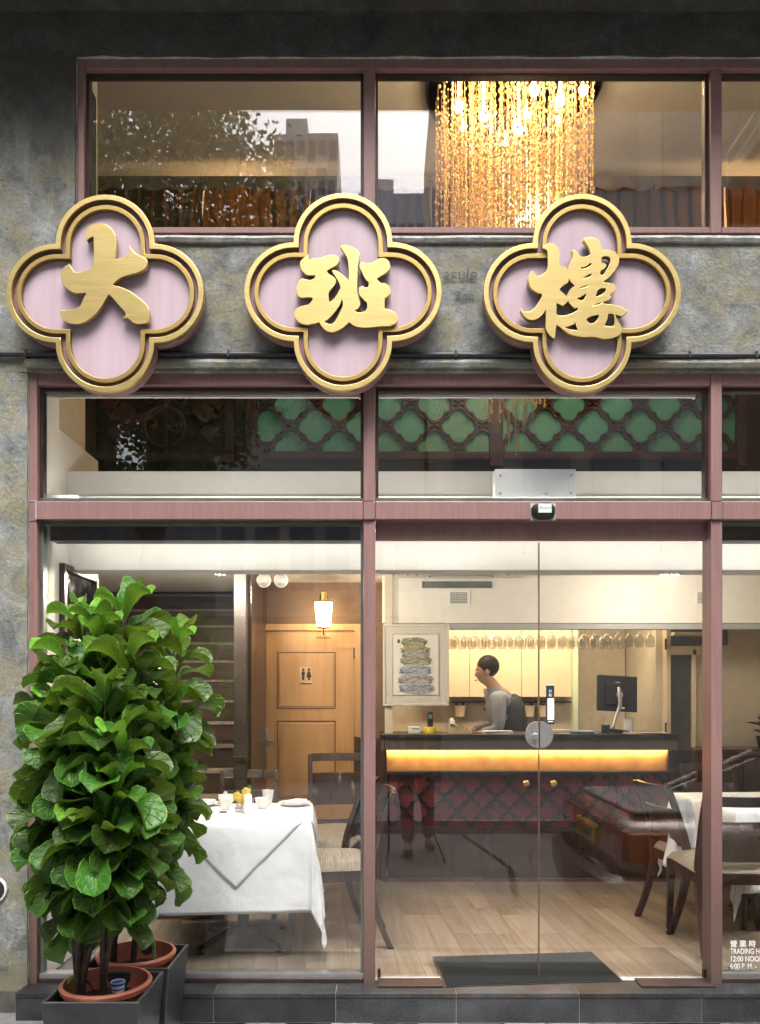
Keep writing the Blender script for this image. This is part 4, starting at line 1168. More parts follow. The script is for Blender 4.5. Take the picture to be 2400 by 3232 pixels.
# added strip lamps, unseen on and under the ledge, brighten the white bulkhead
M['fill_strip_glow'] = emission('fill_strip_lamp_glow', (1, .95, .86), 3)
zl_ = Z(1575, .1)
for lab, y_, z_, up, pw in (('added strip lamp lying on the ledge behind the transom bar', .125, zl_+.001, 1, 1.15), ('added strip lamp fixed under the ledge over the door', .235, Z(1650, .135)-.02, -1, 1.5)):
    t = thing('fill_strip_lamp', lab, 'lamp', (.7, y_, z_), 0, 'added strip lamps behind the transom bar')
    part('tube', MB().box(-1.6, 3.2, y_-.006, y_+.006, z_, z_+.005), M['fill_strip_glow'], t)
    area('fill_strip_light', (.8, y_, z_+(.007 if up > 0 else -.002)), pw, (1, .94, .84), 4.8, .012, (R(90+35*up), 0, 0), t)

# chandelier
CX, CYY, CR = X(1622, 1.1), 1.1, .49
ch = thing('bead_chandelier', 'tall golden bead chandelier hanging behind the upper window', 'chandelier', (CX, CYY, UZ))
M['chand_plate'] = simple('bronze_plate', (.06,.045,.03), .35, .5)
part('ceiling_plate', MB().lathe([(.53, -.06), (.545, -.05), (.545, -.001), (0, -.001)], (CX, CYY, UZ), 48).lathe([(0, -.0605), (.53, -.0605)], (CX, CYY, UZ), 48), M['chand_plate'], ch, smooth=40)
M['spot_glow'] = emission('chandelier_bulb', (1, .80, .48), 18)
rnd = random.Random(21)
bl = [(-.28, -.40, .20), (-.10, -.48, .16), (.10, -.47, .22), (.28, -.40, .15), (-.22, -.28, .42), (.05, -.40, .36), (.22, -.30, .34), (-.36, -.2, .30), (.38, -.2, .2), (-.02, -.30, .50), (.1, .1, .12), (.3, .15, .12), (-.3, .2, .12), (0, .35, .12)]
for x, y, d in bl:
    part('bulb', MB().lathe([(.0, -d-.045), (.020, -d-.038), (.028, -d-.012), (.020, -d), (.005, -d+.008), (.004, -.061)], (CX+x, CYY+y, UZ), 12), M['spot_glow'], ch, smooth=60)
strand_meshes = {}
def strand(seed, L_):
    """a thin glass rod with beads threaded along it, closer together near the top"""
    r2 = random.Random(seed); mb = MB().tube([(0, 0, 0), (0, 0, -L_)], .0016, 4)
    z = -.06-.05*r2.random()
    while z > -L_:
        mb.ball((r2.uniform(-.006, .006), r2.uniform(-.006, .006), z), r2.uniform(.0060, .0105), 6, 4)
        z -= r2.uniform(.030, .062) if z > -.75 else r2.uniform(.05, .115)
    mb.tube([(0, 0, -L_+.10), (0, 0, -L_)], .0042, 5).ball((0, 0, -L_), .009, 6, 4)
    me = make_mesh('bead_strand', mb, 60); me.materials.append(M['amber']); return me
for c in range(6):
    strand_meshes[c] = [strand(100+c*7+q, 1.30+.15*c+.035*q) for q in range(4)]
tube_m = []
for s in range(4):
    L_ = 2.04+.06*s
    me = make_mesh('bead_strand', MB().tube([(0, 0, 0), (0, 0, -L_+.12)], .0013, 4).tube([(0, 0, -L_+.12), (0, 0, -L_)], .0075, 8).ball((0, 0, -L_-.006), .009, 6, 4), 60); me.materials.append(M['thread']); tube_m.append(me)
NS = 235
for k in range(NS):
    a = k*2.39996; rr = CR*math.sqrt((k+.5)/NS)
    c = min(5, max(0, int(6*(1-rr/CR)**.8)))
    o = link_mesh('bead_strand', strand_meshes[c][k % 4] if k >= 14 else tube_m[k % 4], None, ch)
    o.location = (rr*cos(a), rr*sin(a), -.06); o.rotation_euler = (0, 0, k)
mb = MB()
for k in range(520):
    q = rnd.uniform(0, 6.28); rr = CR*math.sqrt(rnd.random())
    mb.ball((CX+rr*cos(q), CYY+rr*sin(q), UZ-.10-.62*rnd.random()**1.2), .006+.005*rnd.random(), 6, 4)
part('stray_beads', mb, M['amber'], ch, smooth=60, kind='stuff')
point('chandelier_light', (CX-.1, CYY-.08, UZ-.34), 3.0, (1, .80, .54), .06, ch)
point('chandelier_light', (CX+.15, CYY+.08, UZ-.75), 4.5, (1, .80, .54), .06, ch)
point('chandelier_light', (CX, CYY, UZ-1.25), 2.6, (1, .80, .54), .06, ch)

# curtains on the upper floor
def curtain_mat(name, a, b, tr):
    t = NT(name); nz = t.noise(t.coord('Object', (30,30,2)), 1.5, 4)
    t.base(t.ramp(nz, [(.3, a), (.7, b)])); t.set(Roughness=.75)
    trn = t.new('ShaderNodeBsdfTranslucent'); trn.inputs[0].default_value = (*tr, 1)
    mx = t.new('ShaderNodeMixShader'); mx.inputs[0].default_value = .3
    t.link(t.b.outputs[0], mx.inputs[1]); t.link(trn.outputs[0], mx.inputs[2]); t.link(mx.outputs[0], t.out.inputs['Surface']); return t.m
M['curtain'] = curtain_mat('bronze_curtain', (.028,.015,.009), (.065,.030,.012), (.26,.10,.02))
M['valance'] = simple('taupe_valance', (.20,.165,.13), .8, var=.2)
CYC = 1.90; ZR = Z(567, CYC)
rod = single('curtain_rod', MB().tube([(X(290, CYC), CYC, ZR), (X(2700, CYC), CYC, ZR)], .010, 10), M['grey'], 'long thin curtain rod across the upper room', 'rod', smooth=60)
cps = [(300, 640), (640, 980), (980, 1360), (1365, 1420), (1830, 2060), (2060, 2290), (2290, 2500), (2500, 2700)]
clab = ['bronze curtain panel at the left end of the upper window', 'bronze curtain panel between the first two signs', 'bronze curtain panel behind the upper window bar', 'narrow dark curtain edge just left of the chandelier', 'bronze curtain panel just right of the chandelier', 'bronze curtain panel above the third sign right edge', 'bronze curtain panel behind the last visible pane', 'bronze curtain panel beyond the last window bar']
for i, (a, b) in enumerate(cps):
    x0, x1 = X(a, CYC), X(b, CYC); rnd = random.Random(i*3+1); nf = max(2, int((x1-x0)/.095)); ph = rnd.uniform(0, 6)
    t = thing('curtain', clab[i], 'curtain', ((x0+x1)/2, CYC, Z(730, CYC)-.35), 0, 'curtains in the upper room')
    def fn(u, v, x0=x0, x1=x1, nf=nf, ph=ph, rnd=rnd):
        zz = ZR-.02-(ZR-.02-(Z(730, CYC)-.35))*v
        f = sin(2*PI*nf*u+ph+.8*sin(5*v+ph)*v)
        return (x0+(x1-x0)*(u+.012*sin(9*v+u*14+ph)), CYC+.045*f*(.5+.5*v)+.012*sin(23*u+5*v), zz)
    part('panel', MB().grid(fn, nf*10, 10), M['curtain'], t, smooth=60)
    def fv(u, v, x0=x0, x1=x1, nf=nf, ph=ph):
        dr_ = .075+.05*abs(sin(PI*nf*.5*u+ph))
        return (x0+(x1-x0)*u, CYC-.035-.03*abs(sin(PI*nf*.5*u+ph))*v, ZR+.004-dr_*v)
    part('valance', MB().grid(fv, nf*8, 4), M['valance'], t, smooth=60)
# lamp in the upper room whose glow comes through the left curtains
ul = thing('table_lamp', 'warm lamp glowing through the curtains of the upper room', 'lamp', (X(800, 2.35), 2.35, 4.55))
part('shade', MB().lathe([(.10, 0), (.07, .16), (.068, .16), (.098, 0)], (X(800, 2.35), 2.35, 4.75), 20), M['lamp_glow'], ul, smooth=40)
part('base', MB().lathe([(.06, 0), (.06, .02), (.012, .04), (.012, .24)], (X(800, 2.35), 2.35, 4.55), 16), M['gold'], ul, smooth=40)
point('upper_lamp_light', (X(800, 2.3), 2.3, 4.86), .10, (1, .62, .22), .08, ul)
ul2 = copy_tree(ul); ul2.location.x = X(2330, 2.35); ul2['label'] = 'warm lamp behind the curtains right of the chandelier'
for ch_ in ul2.children:
    if ch_.type == 'LIGHT': ch_.data = ch_.data.copy(); ch_.data.energy = .15

# lattice screen on the mezzanine, green pebbled glass behind quatrefoil tracery
def lattice(par, x0, x1, z0, z1, y, cx0, cz0, sp, rs, q, thick, bm_, gm, depth=.03, name='quatrefoil_ring', deep=False):
    """staggered quatrefoil rings joined by small crosses; the pieces are clipped at the frame"""
    def outline(r, t):
        # shallow quatrefoil: four wide lobes meeting in small cusps
        if deep: return quatrefoil(r, t, 8)
        k = r-t; c_, ro = .466*k, .534*k; pts = []
        a1 = math.atan2(.53*k, .53*k-c_)
        for s_ in range(4):
            for i in range(12):
                a = -a1+2*a1*i/12; x, z = c_+ro*cos(a), ro*sin(a)
                b = s_*PI/2; pts.append((x*cos(b)-z*sin(b), x*sin(b)+z*cos(b)))
        return pts
    rings, crosses = [], []
    rows = range(int((z0-cz0)/rs)-2, int((z1-cz0)/rs)+3)
    def clip(mb):
        bm = bmesh.new(); me = bpy.data.meshes.new('t'); me.from_pydata(mb.v, [], mb.f); bm.from_mesh(me)
        for co, no in (((x0,0,0),(-1,0,0)), ((x1,0,0),(1,0,0)), ((0,0,z0),(0,0,-1)), ((0,0,z1),(0,0,1))):
            geom = bm.verts[:]+bm.edges[:]+bm.faces[:]
            r_ = bmesh.ops.bisect_plane(bm, geom=geom, plane_co=co, plane_no=no, clear_outer=True)
        o = MB(); bm.verts.index_update(); o.v = [tuple(v.co) for v in bm.verts]; o.f = [tuple(v.index for v in f.verts) for f in bm.faces]
        bm.free(); bpy.data.meshes.remove(me); return o
    for j in rows:
        for i in range(int((x0-cx0)/sp)-2, int((x1-cx0)/sp)+3):
            cx = cx0+i*sp+(sp/2 if j % 2 else 0); cz = cz0+j*rs
            if cx < x0-q or cx > x1+q or cz < z0-q or cz > z1+q: continue
            if x0 < cx+q and cx-q < x1:
                o1 = [(cx+p[0], cz+p[1]*q_/q*1.0) for p in outline(q, 0) for q_ in (q,)]
                i1 = [(cx+p[0], cz+p[1]) for p in outline(q, thick)]
                mb = MB().prism(o1, y-depth/2, y+depth/2, [i1]) if False else None
                # ring as strips: match outer and inner points by angle
                n = 64; mbr = MB()
                def at(poly, ang):
                    best = None
                    d = Vector((cos(ang), sin(ang)))
                    for k in range(len(poly)):
                        a = Vector(poly[k]); b = Vector(poly[(k+1) % len(poly)]); e = b-a
                        den = d.x*e.y-d.y*e.x
                        if abs(den) < 1e-9: continue
                        s = (a.x*e.y-a.y*e.x)/den; u = (a.x*d.y-a.y*d.x)/den
                        if s > 0 and -1e-6 <= u <= 1+1e-6 and (best is None or s > best): best = s
                    return d*(best or 0)
                if ring_cache.get((q, thick)) is None:
                    oo, ii = outline(q, 0), outline(q, thick)
                    ring_cache[(q, thick)] = [(at(oo, 2*PI*k/n), at(ii, 2*PI*k/n)) for k in range(n)]
                for p, r_ in ring_cache[(q, thick)]:
                    mbr.v += [(cx+p.x, y-depth/2, cz+p.y), (cx+r_.x, y-depth/2, cz+r_.y), (cx+p.x, y+depth/2, cz+p.y), (cx+r_.x, y+depth/2, cz+r_.y)]
                for k in range(n):
                    a = k*4; b = ((k+1) % n)*4
                    mbr.f += [(a, a+1, b+1, b), (a+2, b+2, b+3, a+3), (a, b, b+2, a+2), (a+1, a+3, b+3, b+1)]
                mbr = clip(mbr)
                if len(mbr.f) > 8: part(name, mbr, bm_, par)
            # cross half a pitch to the right
            kx = cx+sp/2
            arm = sp/2-q+.004
            va = max(rs-q, .01)+.004
            if x0 < kx < x1 and z0 < cz < z1:
                part('cross', clip(MB().box(kx-arm, kx+arm, y-depth/2+.002, y+depth/2-.002, cz-thick*.45, cz+thick*.45).box(kx-thick*.45, kx+thick*.45, y-depth/2+.002, y+depth/2-.002, cz-va, cz+va)), bm_, par)
    return
ring_cache = {}
LYY = 2.2
def sx_(px): return X(px, LYY)
def sz_(py): return Z(py, LYY)
scr = thing('lattice_screen', 'brown quatrefoil lattice screen with green pebbled glass above the bar', 'screen', (sx_(1550), LYY, sz_(1487)-.3))
z0, z1 = sz_(1428), sz_(1215)
for a, b, n0 in ((812, 1545, 995), (1588, 2230, 1720), (2262, 2325, 2325)):
    part('glass_pane', MB().box(sx_(a), sx_(b), LYY+.02, LYY+.028, z0, z1), M['greenglass'], scr)
    lattice(scr, sx_(a), sx_(b), z0, z1, LYY, sx_(n0 if a < 1500 else 1720), sz_(1345), 151/F*(LYY+CAMD), 69/F*(LYY+CAMD)*1.0, 61/F*(LYY+CAMD), .021, M['lattice_brown'], None)
for a, b in ((778, 811), (1546, 1587), (2231, 2261), (2326, 2352)):
    part('post', MB().box(sx_(a), sx_(b), LYY-.035, LYY+.04, sz_(1475), z1+.2), M['lattice_brown'], scr, bevel=.003)
for a, b in ((812, 1545), (1588, 2230), (2262, 2325)):
    part('rail', MB().box(sx_(a)+.001, sx_(b)-.001, LYY-.03, LYY+.04, sz_(1452), z0-.001), M['lattice_brown'], scr, bevel=.003)
part('lower_panel', MB().box(sx_(250), 3.2, LYY+.05, LYY+.09, CZ+.105, sz_(1430)), M['carved'], scr)
part('back_board', MB().box(sx_(250), 3.2, LYY+.041, LYY+.0495, sz_(1430)+.001, z1+.2), M['carved'], scr)
# carved panel at its left
cvp = thing('carved_panel', 'dark carved wooden panel with scrolls and leaf shapes', 'panel', (sx_(500), LYY, sz_(1487)))
part('frame', frame_strip(sx_(275), sx_(736), sz_(1454), sz_(1180), LYY-.03, LYY+.035, .055), M['lattice_brown'], cvp, bevel=.004)
part('centre_bar', MB().box(sx_(520), sx_(527), LYY-.012, LYY+.01, sz_(1428), sz_(1210)), M['lattice_brown'], cvp)
for cx, cz, r, sgn in ((520, 1348, .155, 1),):
    part('scroll_ring', MB().tube([(sx_(cx)+r*cos(a*2*PI/28), LYY, sz_(cz)+r*sin(a*2*PI/28)) for a in range(29)], .013, 6, caps=False), M['lattice_brown'], cvp, smooth=60)
for k, (cx, cz, s, a0) in enumerate(((480, 1345, .07, 0), (560, 1345, .07, PI), (470, 1255, .09, 1.2), (575, 1255, .09, 2.2))):
    pts = []
    for i in range(26):
        th = i*.34; rr = s*math.exp(-.12*i*.7)
        pts.append((sx_(cx)+rr*cos(th+a0)*(1 if k % 2 else -1), LYY-.006, sz_(cz)+rr*sin(th+a0)))
    part('scroll', MB().tube(pts, [.014-.0003*i for i in range(26)], 6), M['lattice_brown'], cvp, smooth=60)
for k, (cx, cz, s) in enumerate(((640, 1300, 1), (660, 1365, .9), (690, 1270, .8), (400, 1300, 1), (380, 1365, .9), (350, 1270, .8))):
    sg_ = 1 if cx > 520 else -1
    base = [(0, 0), (.05, .05), (.10, .06), (.12, .03), (.17, .035), (.16, -.005), (.19, -.04), (.13, -.05), (.10, -.09), (.05, -.05)]
    pts = [(sx_(cx)-.07*sg_+p[0]*s*sg_, sz_(cz)+p[1]*s) for p in base]
    part('carved_leaf', MB().prism(spline(pts, 4), LYY-.02, LYY+.012), M['lattice_brown'], cvp, bevel=.004)

# roller blinds with bead chains
bx0, bx1 = X(125, .10), X(1140, .10)
for i, (a, b) in enumerate(((128, 1140), (1190, 2196))):
    x0, x1 = X(a, .13), X(b, .13); zz = Z(1237, .13)
    t = thing('roller_blind', ('rolled white blind along the top of the left transom light', 'rolled white blind along the top of the middle transom light')[i], 'blind', ((x0+x1)/2, .13, zz-.03))
    part('cassette', MB().box(x0, x1, .115, .17, zz-.004, zz+.030), M['whiteplastic'], t, bevel=.003)
    part('hem_bar', MB().box(x0+.01, x1-.012, .125, .137, zz-.030, zz-.0065), M['whiteplastic'], t, bevel=.003)
    part('end_cap', MB().box(x1-.0115, x1-.001, .121, .142, zz-.034, zz-.0055), M['white'], t, bevel=.003)
    if i == 0:
        mb = MB()
        for q in range(2):
            for k in range(46): mb.ball((X(141+6*q, .14), .14, Z(1440, .14)-k*.0052), .0021, 5, 3)
        part('bead_chain', mb, M['whiteplastic'], t, kind='stuff')
mb = MB()
for k in range(70): mb.ball((X(151, .14), .14, Z(1828, .14)-k*.0056), .0023, 5, 3)
t = single('blind_chain', mb, M['whiteplastic'], 'white bead chain of a blind hanging beside the fig', 'chain')
single('white_box', MB().box(X(130, .2), X(258, .2), .15, .24, Z(1574, .16), Z(1563, .16)), M['whiteplastic'], 'flat white box lying on the ledge in the left transom light', 'box', bevel=.003)
# mirror on the left wall
mr = thing('wall_mirror', 'dark framed mirror hanging on the white left wall', 'mirror', (-1.68, .54, 1.2))
part('frame', MB().box(-1.689, -1.655, .30, .335, .9, 2.205).box(-1.689, -1.655, .745, .78, .9, 2.205).box(-1.689, -1.655, .336, .744, 2.17, 2.205).box(-1.689, -1.655, .336, .744, .9, .935), M['darkwood'], mr, bevel=.003)
part('glass', MB().box(-1.687, -1.678, .336, .744, .936, 2.169), simple('mirror_glass', (.6,.6,.6), .05, 1, var=0), mr)

# ceiling cassette air conditioner
ax0, ax1 = X(1470, 1.8)-.49, X(1470, 1.8)+.49
ac = thing('air_conditioner', 'white four way ceiling air conditioner in front of the bar', 'air conditioner', ((ax0+ax1)/2, 1.72, CZ))
part('panel', MB().box(ax0, ax1, 1.25, 2.21, CZ-.032, CZ-.001), M['whiteplastic'], ac, bevel=.012)
part('grille', (lambda mb: [mb.box(ax0+.24, ax1-.24, 1.5+.022*k, 1.509+.022*k, CZ-.042, CZ-.0325) for k in range(22)] and mb)(MB()), M['grey'], ac)
for x0, x1, y0, y1 in ((ax0+.08, ax0+.16, 1.4, 2.06), (ax1-.16, ax1-.08, 1.4, 2.06), (ax0+.25, ax1-.25, 2.08, 2.15)):
    f = part('outlet', MB().box(x0, x1, y0, y1, CZ-.0345, CZ-.0322), M['black'], ac)
    part('louver', MB().box(x0+.012, x1-.012, y0+.01, y1-.01, CZ-.041, CZ-.035), M['whiteplastic'], f, bevel=.003)
sl = thing('air_slot', 'dark air slot high on the white wall under the air conditioner', 'vent', (X(1443, 2.24), 2.24, Z(1857, 2.24)))
part('frame', frame_strip(X(1329, 2.24), X(1558, 2.24), Z(1859, 2.24), Z(1832, 2.24), 2.238, 2.249, .006), M['white'], sl)
part('opening', MB().box(X(1333, 2.24), X(1554, 2.24), 2.244, 2.2485, Z(1856, 2.24), Z(1834, 2.24)), M['bead'], sl)
def vent(px0, px1, label):
    y = 2.24
    t = thing('vent_grille', label, 'vent', (X((px0+px1)/2, y), y, Z(1905, y)), 0, 'square vents in the wall over the bar')
    part('frame', frame_strip(X(px0-8, y), X(px1+8, y), Z(1912, y), Z(1862, y), 2.240, 2.249, .018), M['white'], t, bevel=.002)
    mb = MB()
    n = 10
    for k in range(n+1):
        xx = X(px0, y)+(X(px1, y)-X(px0, y))*k/n; mb.box(xx-.0016, xx+.0016, 2.242, 2.245, Z(1906, y), Z(1868, y))
    for k in range(8):
        zz = Z(1906, y)+(Z(1868, y)-Z(1906, y))*k/7; mb.box(X(px0, y), X(px1, y), 2.2425, 2.2447, zz-.0016, zz+.0016)
    part('grid', mb, M['white'], t)
    part('backing', MB().box(X(px0, y), X(px1, y), 2.246, 2.2488, Z(1906, y), Z(1868, y)), M['bead'], t)
vent(1422, 1476, 'square white vent grille below the dark air slot')
vent(2203, 2257, 'square vent grille beside the right window bar')
em = thing('emergency_light', 'twin round emergency spotlights under the ceiling near the stairs', 'lamp', (X(857, 1.3), 1.3, Z(1812, 1.3)))
part('housing', MB().box(X(820, 1.3), X(898, 1.3), 1.27, 1.36, Z(1803, 1.3), CZ-.001), M['whiteplastic'], em, bevel=.003)
for px in (833, 887):
    h = part('lamp_head', MB().lathe([(.0, .03), (.035, .025), (.046, 0), (.046, -.012), (.040, -.014), (.040, -.002)], (X(px, 1.3), 1.31, Z(1832, 1.3)), 20, 'y'), M['whiteplastic'], em, smooth=40)
    part('lens', MB().lathe([(.0395, -.006), (.02, -.010), (0, -.011)], (X(px, 1.3), 1.31, Z(1832, 1.3)), 20, 'y'), M['silver'], h, smooth=60)
    part('neck', MB().tube([(X(px, 1.3), 1.31, Z(1832, 1.3)+.04), (X(860, 1.3)+(.01 if px > 860 else -.01), 1.31, Z(1804, 1.3))], .006, 6), M['whiteplastic'], em)

# ================================================================== BAR
CF = 2.1                       # counter front
def cx_(px): return X(px, CF)
def cz_(py): return Z(py, CF)
x0, x1 = cx_(1212), cx_(2130)
TOPZ = cz_(2318)
ct = thing('bar_counter', 'dark bar counter with glowing copper band and red lattice front', 'counter', ((x0+x1)/2, CF+.2, FZ))
part('top', MB().box(x0-.03, x1+.03, CF-.03, CF+.5, TOPZ-.03, TOPZ), M['black'], ct, bevel=.004)
part('fascia', MB().box(x0-.02, x1+.02, CF-.012, CF+.10, cz_(2368), TOPZ-.0305), M['taupe'], ct, bevel=.003)
part('copper_band', MB().box(x0, x1, CF+.085, CF+.10, cz_(2434), cz_(2368)-.001), M['copper'], ct)
part('band_rail', MB().box(x0-.005, x1+.005, CF-.004, CF+.10, cz_(2446), cz_(2434)-.001), M['lattice'], ct, bevel=.002)
lz0, lz1 = cz_(2612), cz_(2446)-.001
part('red_panel', MB().box(x0+.03, x1-.03, CF+.03, CF+.04, lz0, lz1), M['red'], ct)
lattice(ct, x0+.03, x1-.03, lz0, lz1, CF+.018, cx_(1322), cz_(2474), 82/F*(CF+CAMD), 44/F*(CF+CAMD), 39/F*(CF+CAMD), .015, M['lattice'], None, depth=.02, deep=True)
part('stile', MB().box(x0, x0+.0295, CF, CF+.05, FZ+.09, lz1), M['lattice'], ct, bevel=.002)
part('stile', MB().box(x1-.0295, x1, CF, CF+.05, FZ+.09, lz1), M['lattice'], ct, bevel=.002)
part('lower_front', MB().box(x0+.03, x1-.03, CF+.008, CF+.05, cz_(2772), lz0-.001), M['darkwood'], ct)
part('plinth', MB().box(x0, x1, CF-.004, CF+.05, FZ, cz_(2772)-.001), M['brownwood'], ct, bevel=.002)
part('end_panel', MB().box(x1-.03, x1, CF+.0505, CF+.5, FZ, TOPZ-.0305), M['darkwood'], ct)
part('end_panel', MB().obox((x0-.11, CF+.22, (FZ+TOPZ-.04)/2), (.012, .26, (TOPZ-FZ-.04)/2), (0, 0, R(28))), M['darkwood'], ct)
for px in (1660, 1746):
    k_ = part('knob', MB().lathe([(.010, 0), (.010, -.02), (.024, -.028), (.027, -.038), (.018, -.048), (0, -.051)], (cx_(px), CF+.008, cz_(2472)), 18, 'y'), M['gold'], ct, smooth=50)
ledm = emission('led_strip_glow', (1, .60, .12), 2.5)
part('led_strip', MB().box(x0+.01, x1-.01, CF+.055, CF+.07, cz_(2368)-.006, cz_(2368)-.0012), ledm, ct)
area('led_light', ((x0+x1)/2, CF+.066, cz_(2368)-.008), 2.4, (1, .55, .18), x1-x0-.02, .012, (R(8), 0, 0), ct)
BY = 3.42
bk = thing('wall_cabinet', 'row of cream wall cabinets behind the hanging glasses', 'cabinet', (X(1610, BY), BY, Z(2200, BY)))
seams = [1330, 1483, 1647, 1806]
for a, b in zip(seams[:-1], seams[1:]):
    part('door', MB().box(X(a, BY)+.002, X(b, BY)-.002, BY, BY+.02, Z(2200, BY), Z(1960, BY)), M['creamcab'], bk, bevel=.002)
part('carcass', MB().box(X(1330, BY), X(1806, BY), BY+.0205, BY+.40, Z(2200, BY)+.01, Z(1960, BY)), M['creamcab'], bk)
area('bar_downlight', (X(1640, 2.75), 2.85, BZ+.24), 8.5, (1, .80, .52), 1.9, .12, (R(18), 0, 0), bk)
# inner parts of the bar room
db = thing('door_frame', 'narrow pale frame with dark glass door at the right end of the bar', 'door', (X(2160, 2.9), 2.9, FZ))
part('post', MB().box(X(2098, 2.95), X(2112, 2.95), 2.9, 3.0, FZ, 2.3), M['creamcab'], db, bevel=.003)
part('post', MB().box(X(2180, 2.95), X(2192, 2.95), 2.9, 3.0, FZ, Z(2050, 2.95)), M['creamcab'], db, bevel=.003)
part('head', MB().box(X(2112, 2.95)+.001, X(2205, 2.95), 2.9, 3.0, Z(2068, 2.95), Z(2040, 2.95)), M['creamcab'], db, bevel=.003)
part('glass', MB().box(X(2112, 2.95)+.001, X(2180, 2.95)-.001, 2.94, 2.95, FZ, Z(2068, 2.95)-.001), simple('dark_door_glass', (.07,.07,.055), .15, var=.2), db)
for py in (2030, 2292):
    part('hinge', MB().box(X(2097, 2.95)-.012, X(2097, 2.95)-.002, 2.885, 2.9, Z(py+22, 2.95), Z(py-12, 2.95)), M['black'], db)
part('upper_shelf', MB().box(X(2112, 2.95), X(2260, 2.95), 2.82, 3.0, Z(2008, 2.95), Z(1998, 2.95)), M['creamcab'], db)
part('dark_niche', MB().box(X(2112, 2.95), X(2300, 2.95), 2.96, 2.995, Z(2036, 2.95), 2.42), M['bead'], db)
M['green_strip'] = simple('pale_green_trim', (.62,.72,.52), .4, var=.05)
gs = single('green_door_edge', MB().box(X(1806, 3.4)+.004, X(1822, 3.4), 3.36, 3.42, TOPZ-.2, Z(1966, 3.4)), M['green_strip'], 'pale green upright strip at the end of the cream cabinets', 'trim')
# glass rack and glasses
gr = thing('glass_rack', 'slim dark rail rack from which the wine glasses hang', 'rack', (X(1740, 2.55), 2.55, Z(1984, 2.55)))
for i, y in enumerate((2.62, 2.90)):
    for dy in (-.022, .022):
        part('rail', MB().box(X(1424, 2.6), X(2060, 2.6), y+dy-.006, y+dy+.006, BZ+.034, BZ+.042), M['grey'], gr)
for px in (1440, 1600, 1760, 1920, 2045):
    part('hanger', MB().box(X(px, 2.6)-.006, X(px, 2.6)+.006, 2.58, 2.94, BZ+.0425, BZ+.056).box(X(px, 2.6)-.005, X(px, 2.6)+.005, 2.75, 2.76, BZ+.056, CZ), M['grey'], gr)
gprof = [(.034, 0), (.033, -.003), (.006, -.008), (.0035, -.02), (.0035, -.088), (.012, -.098), (.032, -.118), (.039, -.145), (.037, -.175), (.031, -.205), (.029, -.205), (.035, -.175), (.037, -.145), (.030, -.120), (.008, -.100)]
gme = make_mesh('wine_glass', MB().lathe(gprof, (0,0,0), 18), 50); gme.materials.append(M['drink_glass'])
n = 0; rnd = random.Random(2)
ORD = 'first second third fourth fifth sixth seventh eighth ninth tenth eleventh twelfth thirteenth fourteenth fifteenth sixteenth seventeenth eighteenth nineteenth'.split()
for row, (y, xa, xb, cnt) in enumerate(((2.62, 1432, 2052, 19), (2.90, 1430, 1960, 18))):
    for k in range(cnt):
        o = link_mesh('wine_glass', gme, None, None)
        o.location = (X(xa, y)+(X(xb, y)-X(xa, y))*k/(cnt-1)+rnd.uniform(-.006, .006), y, BZ+.0435); n += 1
        o['category'] = 'wine glass'; o['group'] = 'wine glasses hanging over the bar'
        o['label'] = '%s wine glass from the left in the %s row hanging over the bar' % (ORD[k], ('front', 'rear')[row])
# pots under the cabinets
for k, px in enumerate((1452, 1628, 1672, 1716)):
    y = 3.5; x = X(px, y); z = Z(2262, y)
    t = thing('hanging_pot', ['cream pot left of the waiter under the cabinets', 'cream pot just right of the waiter under the cabinets', 'cream pot hanging second right of the waiter', 'cream pot hanging behind the dark door sticker'][k], 'pot', (x, y, z), 0, 'pots on the wall rail')
    part('pot', MB().lathe([(.040, 0), (.052, .10), (.056, .105), (.050, .105), (.045, .05)], (0,0,0), 20), M['creamcab'], t, smooth=40, world=False)
    mb = MB(); r2 = random.Random(k)
    for q in range(16): mb.ball((r2.uniform(-.035, .035), r2.uniform(-.035, .035), .10+r2.uniform(0, .03)), r2.uniform(.012, .02), 6, 4)
    part('contents', mb, M['bark'], t, world=False, kind='stuff')
rail = single('wall_rail', MB().tube([(X(1420, 3.56), 3.56, Z(2216, 3.5)), (X(1806, 3.56), 3.56, Z(2216, 3.5))], .006, 8), M['black'], 'thin black rail on the wall carrying the cream pots', 'rail')
structure('bar_splash_wall', MB().box(.07, X(1806, 3.6), 3.6, 3.66, FZ, Z(2199, 3.6)), M['wallbeige'])
# picture of tied crabs
PY_ = 2.19
pf = thing('framed_picture', 'pale framed picture of a stack of tied crabs left of the bar', 'picture', (X(1313, PY_), PY_, Z(2228, PY_)))
M['matboard'] = simple('pale_matboard', (.56,.53,.46), .7, var=.03)
part('frame', frame_strip(X(1209, PY_), X(1418, PY_), Z(2228, PY_), Z(1969, PY_), PY_, PY_+.03, .018), M['matboard'], pf, bevel=.003)
part('mat', MB().box(X(1209, PY_)+.0185, X(1418, PY_)-.0185, PY_+.008, PY_+.03, Z(2228, PY_)+.0185, Z(1969, PY_)-.0185), M['matboard'], pf)
part('inner_line', frame_strip(X(1240, PY_), X(1387, PY_), Z(2195, PY_), Z(2001, PY_), PY_+.004, PY_+.0075, .003), M['bead'], pf)
part('sheet', MB().box(X(1241, PY_)+.002, X(1386, PY_)-.002, PY_+.0055, PY_+.0075, Z(2194, PY_)+.002, Z(2002, PY_)-.002), simple('print_paper', (.68,.66,.61), .7, var=.02), pf)
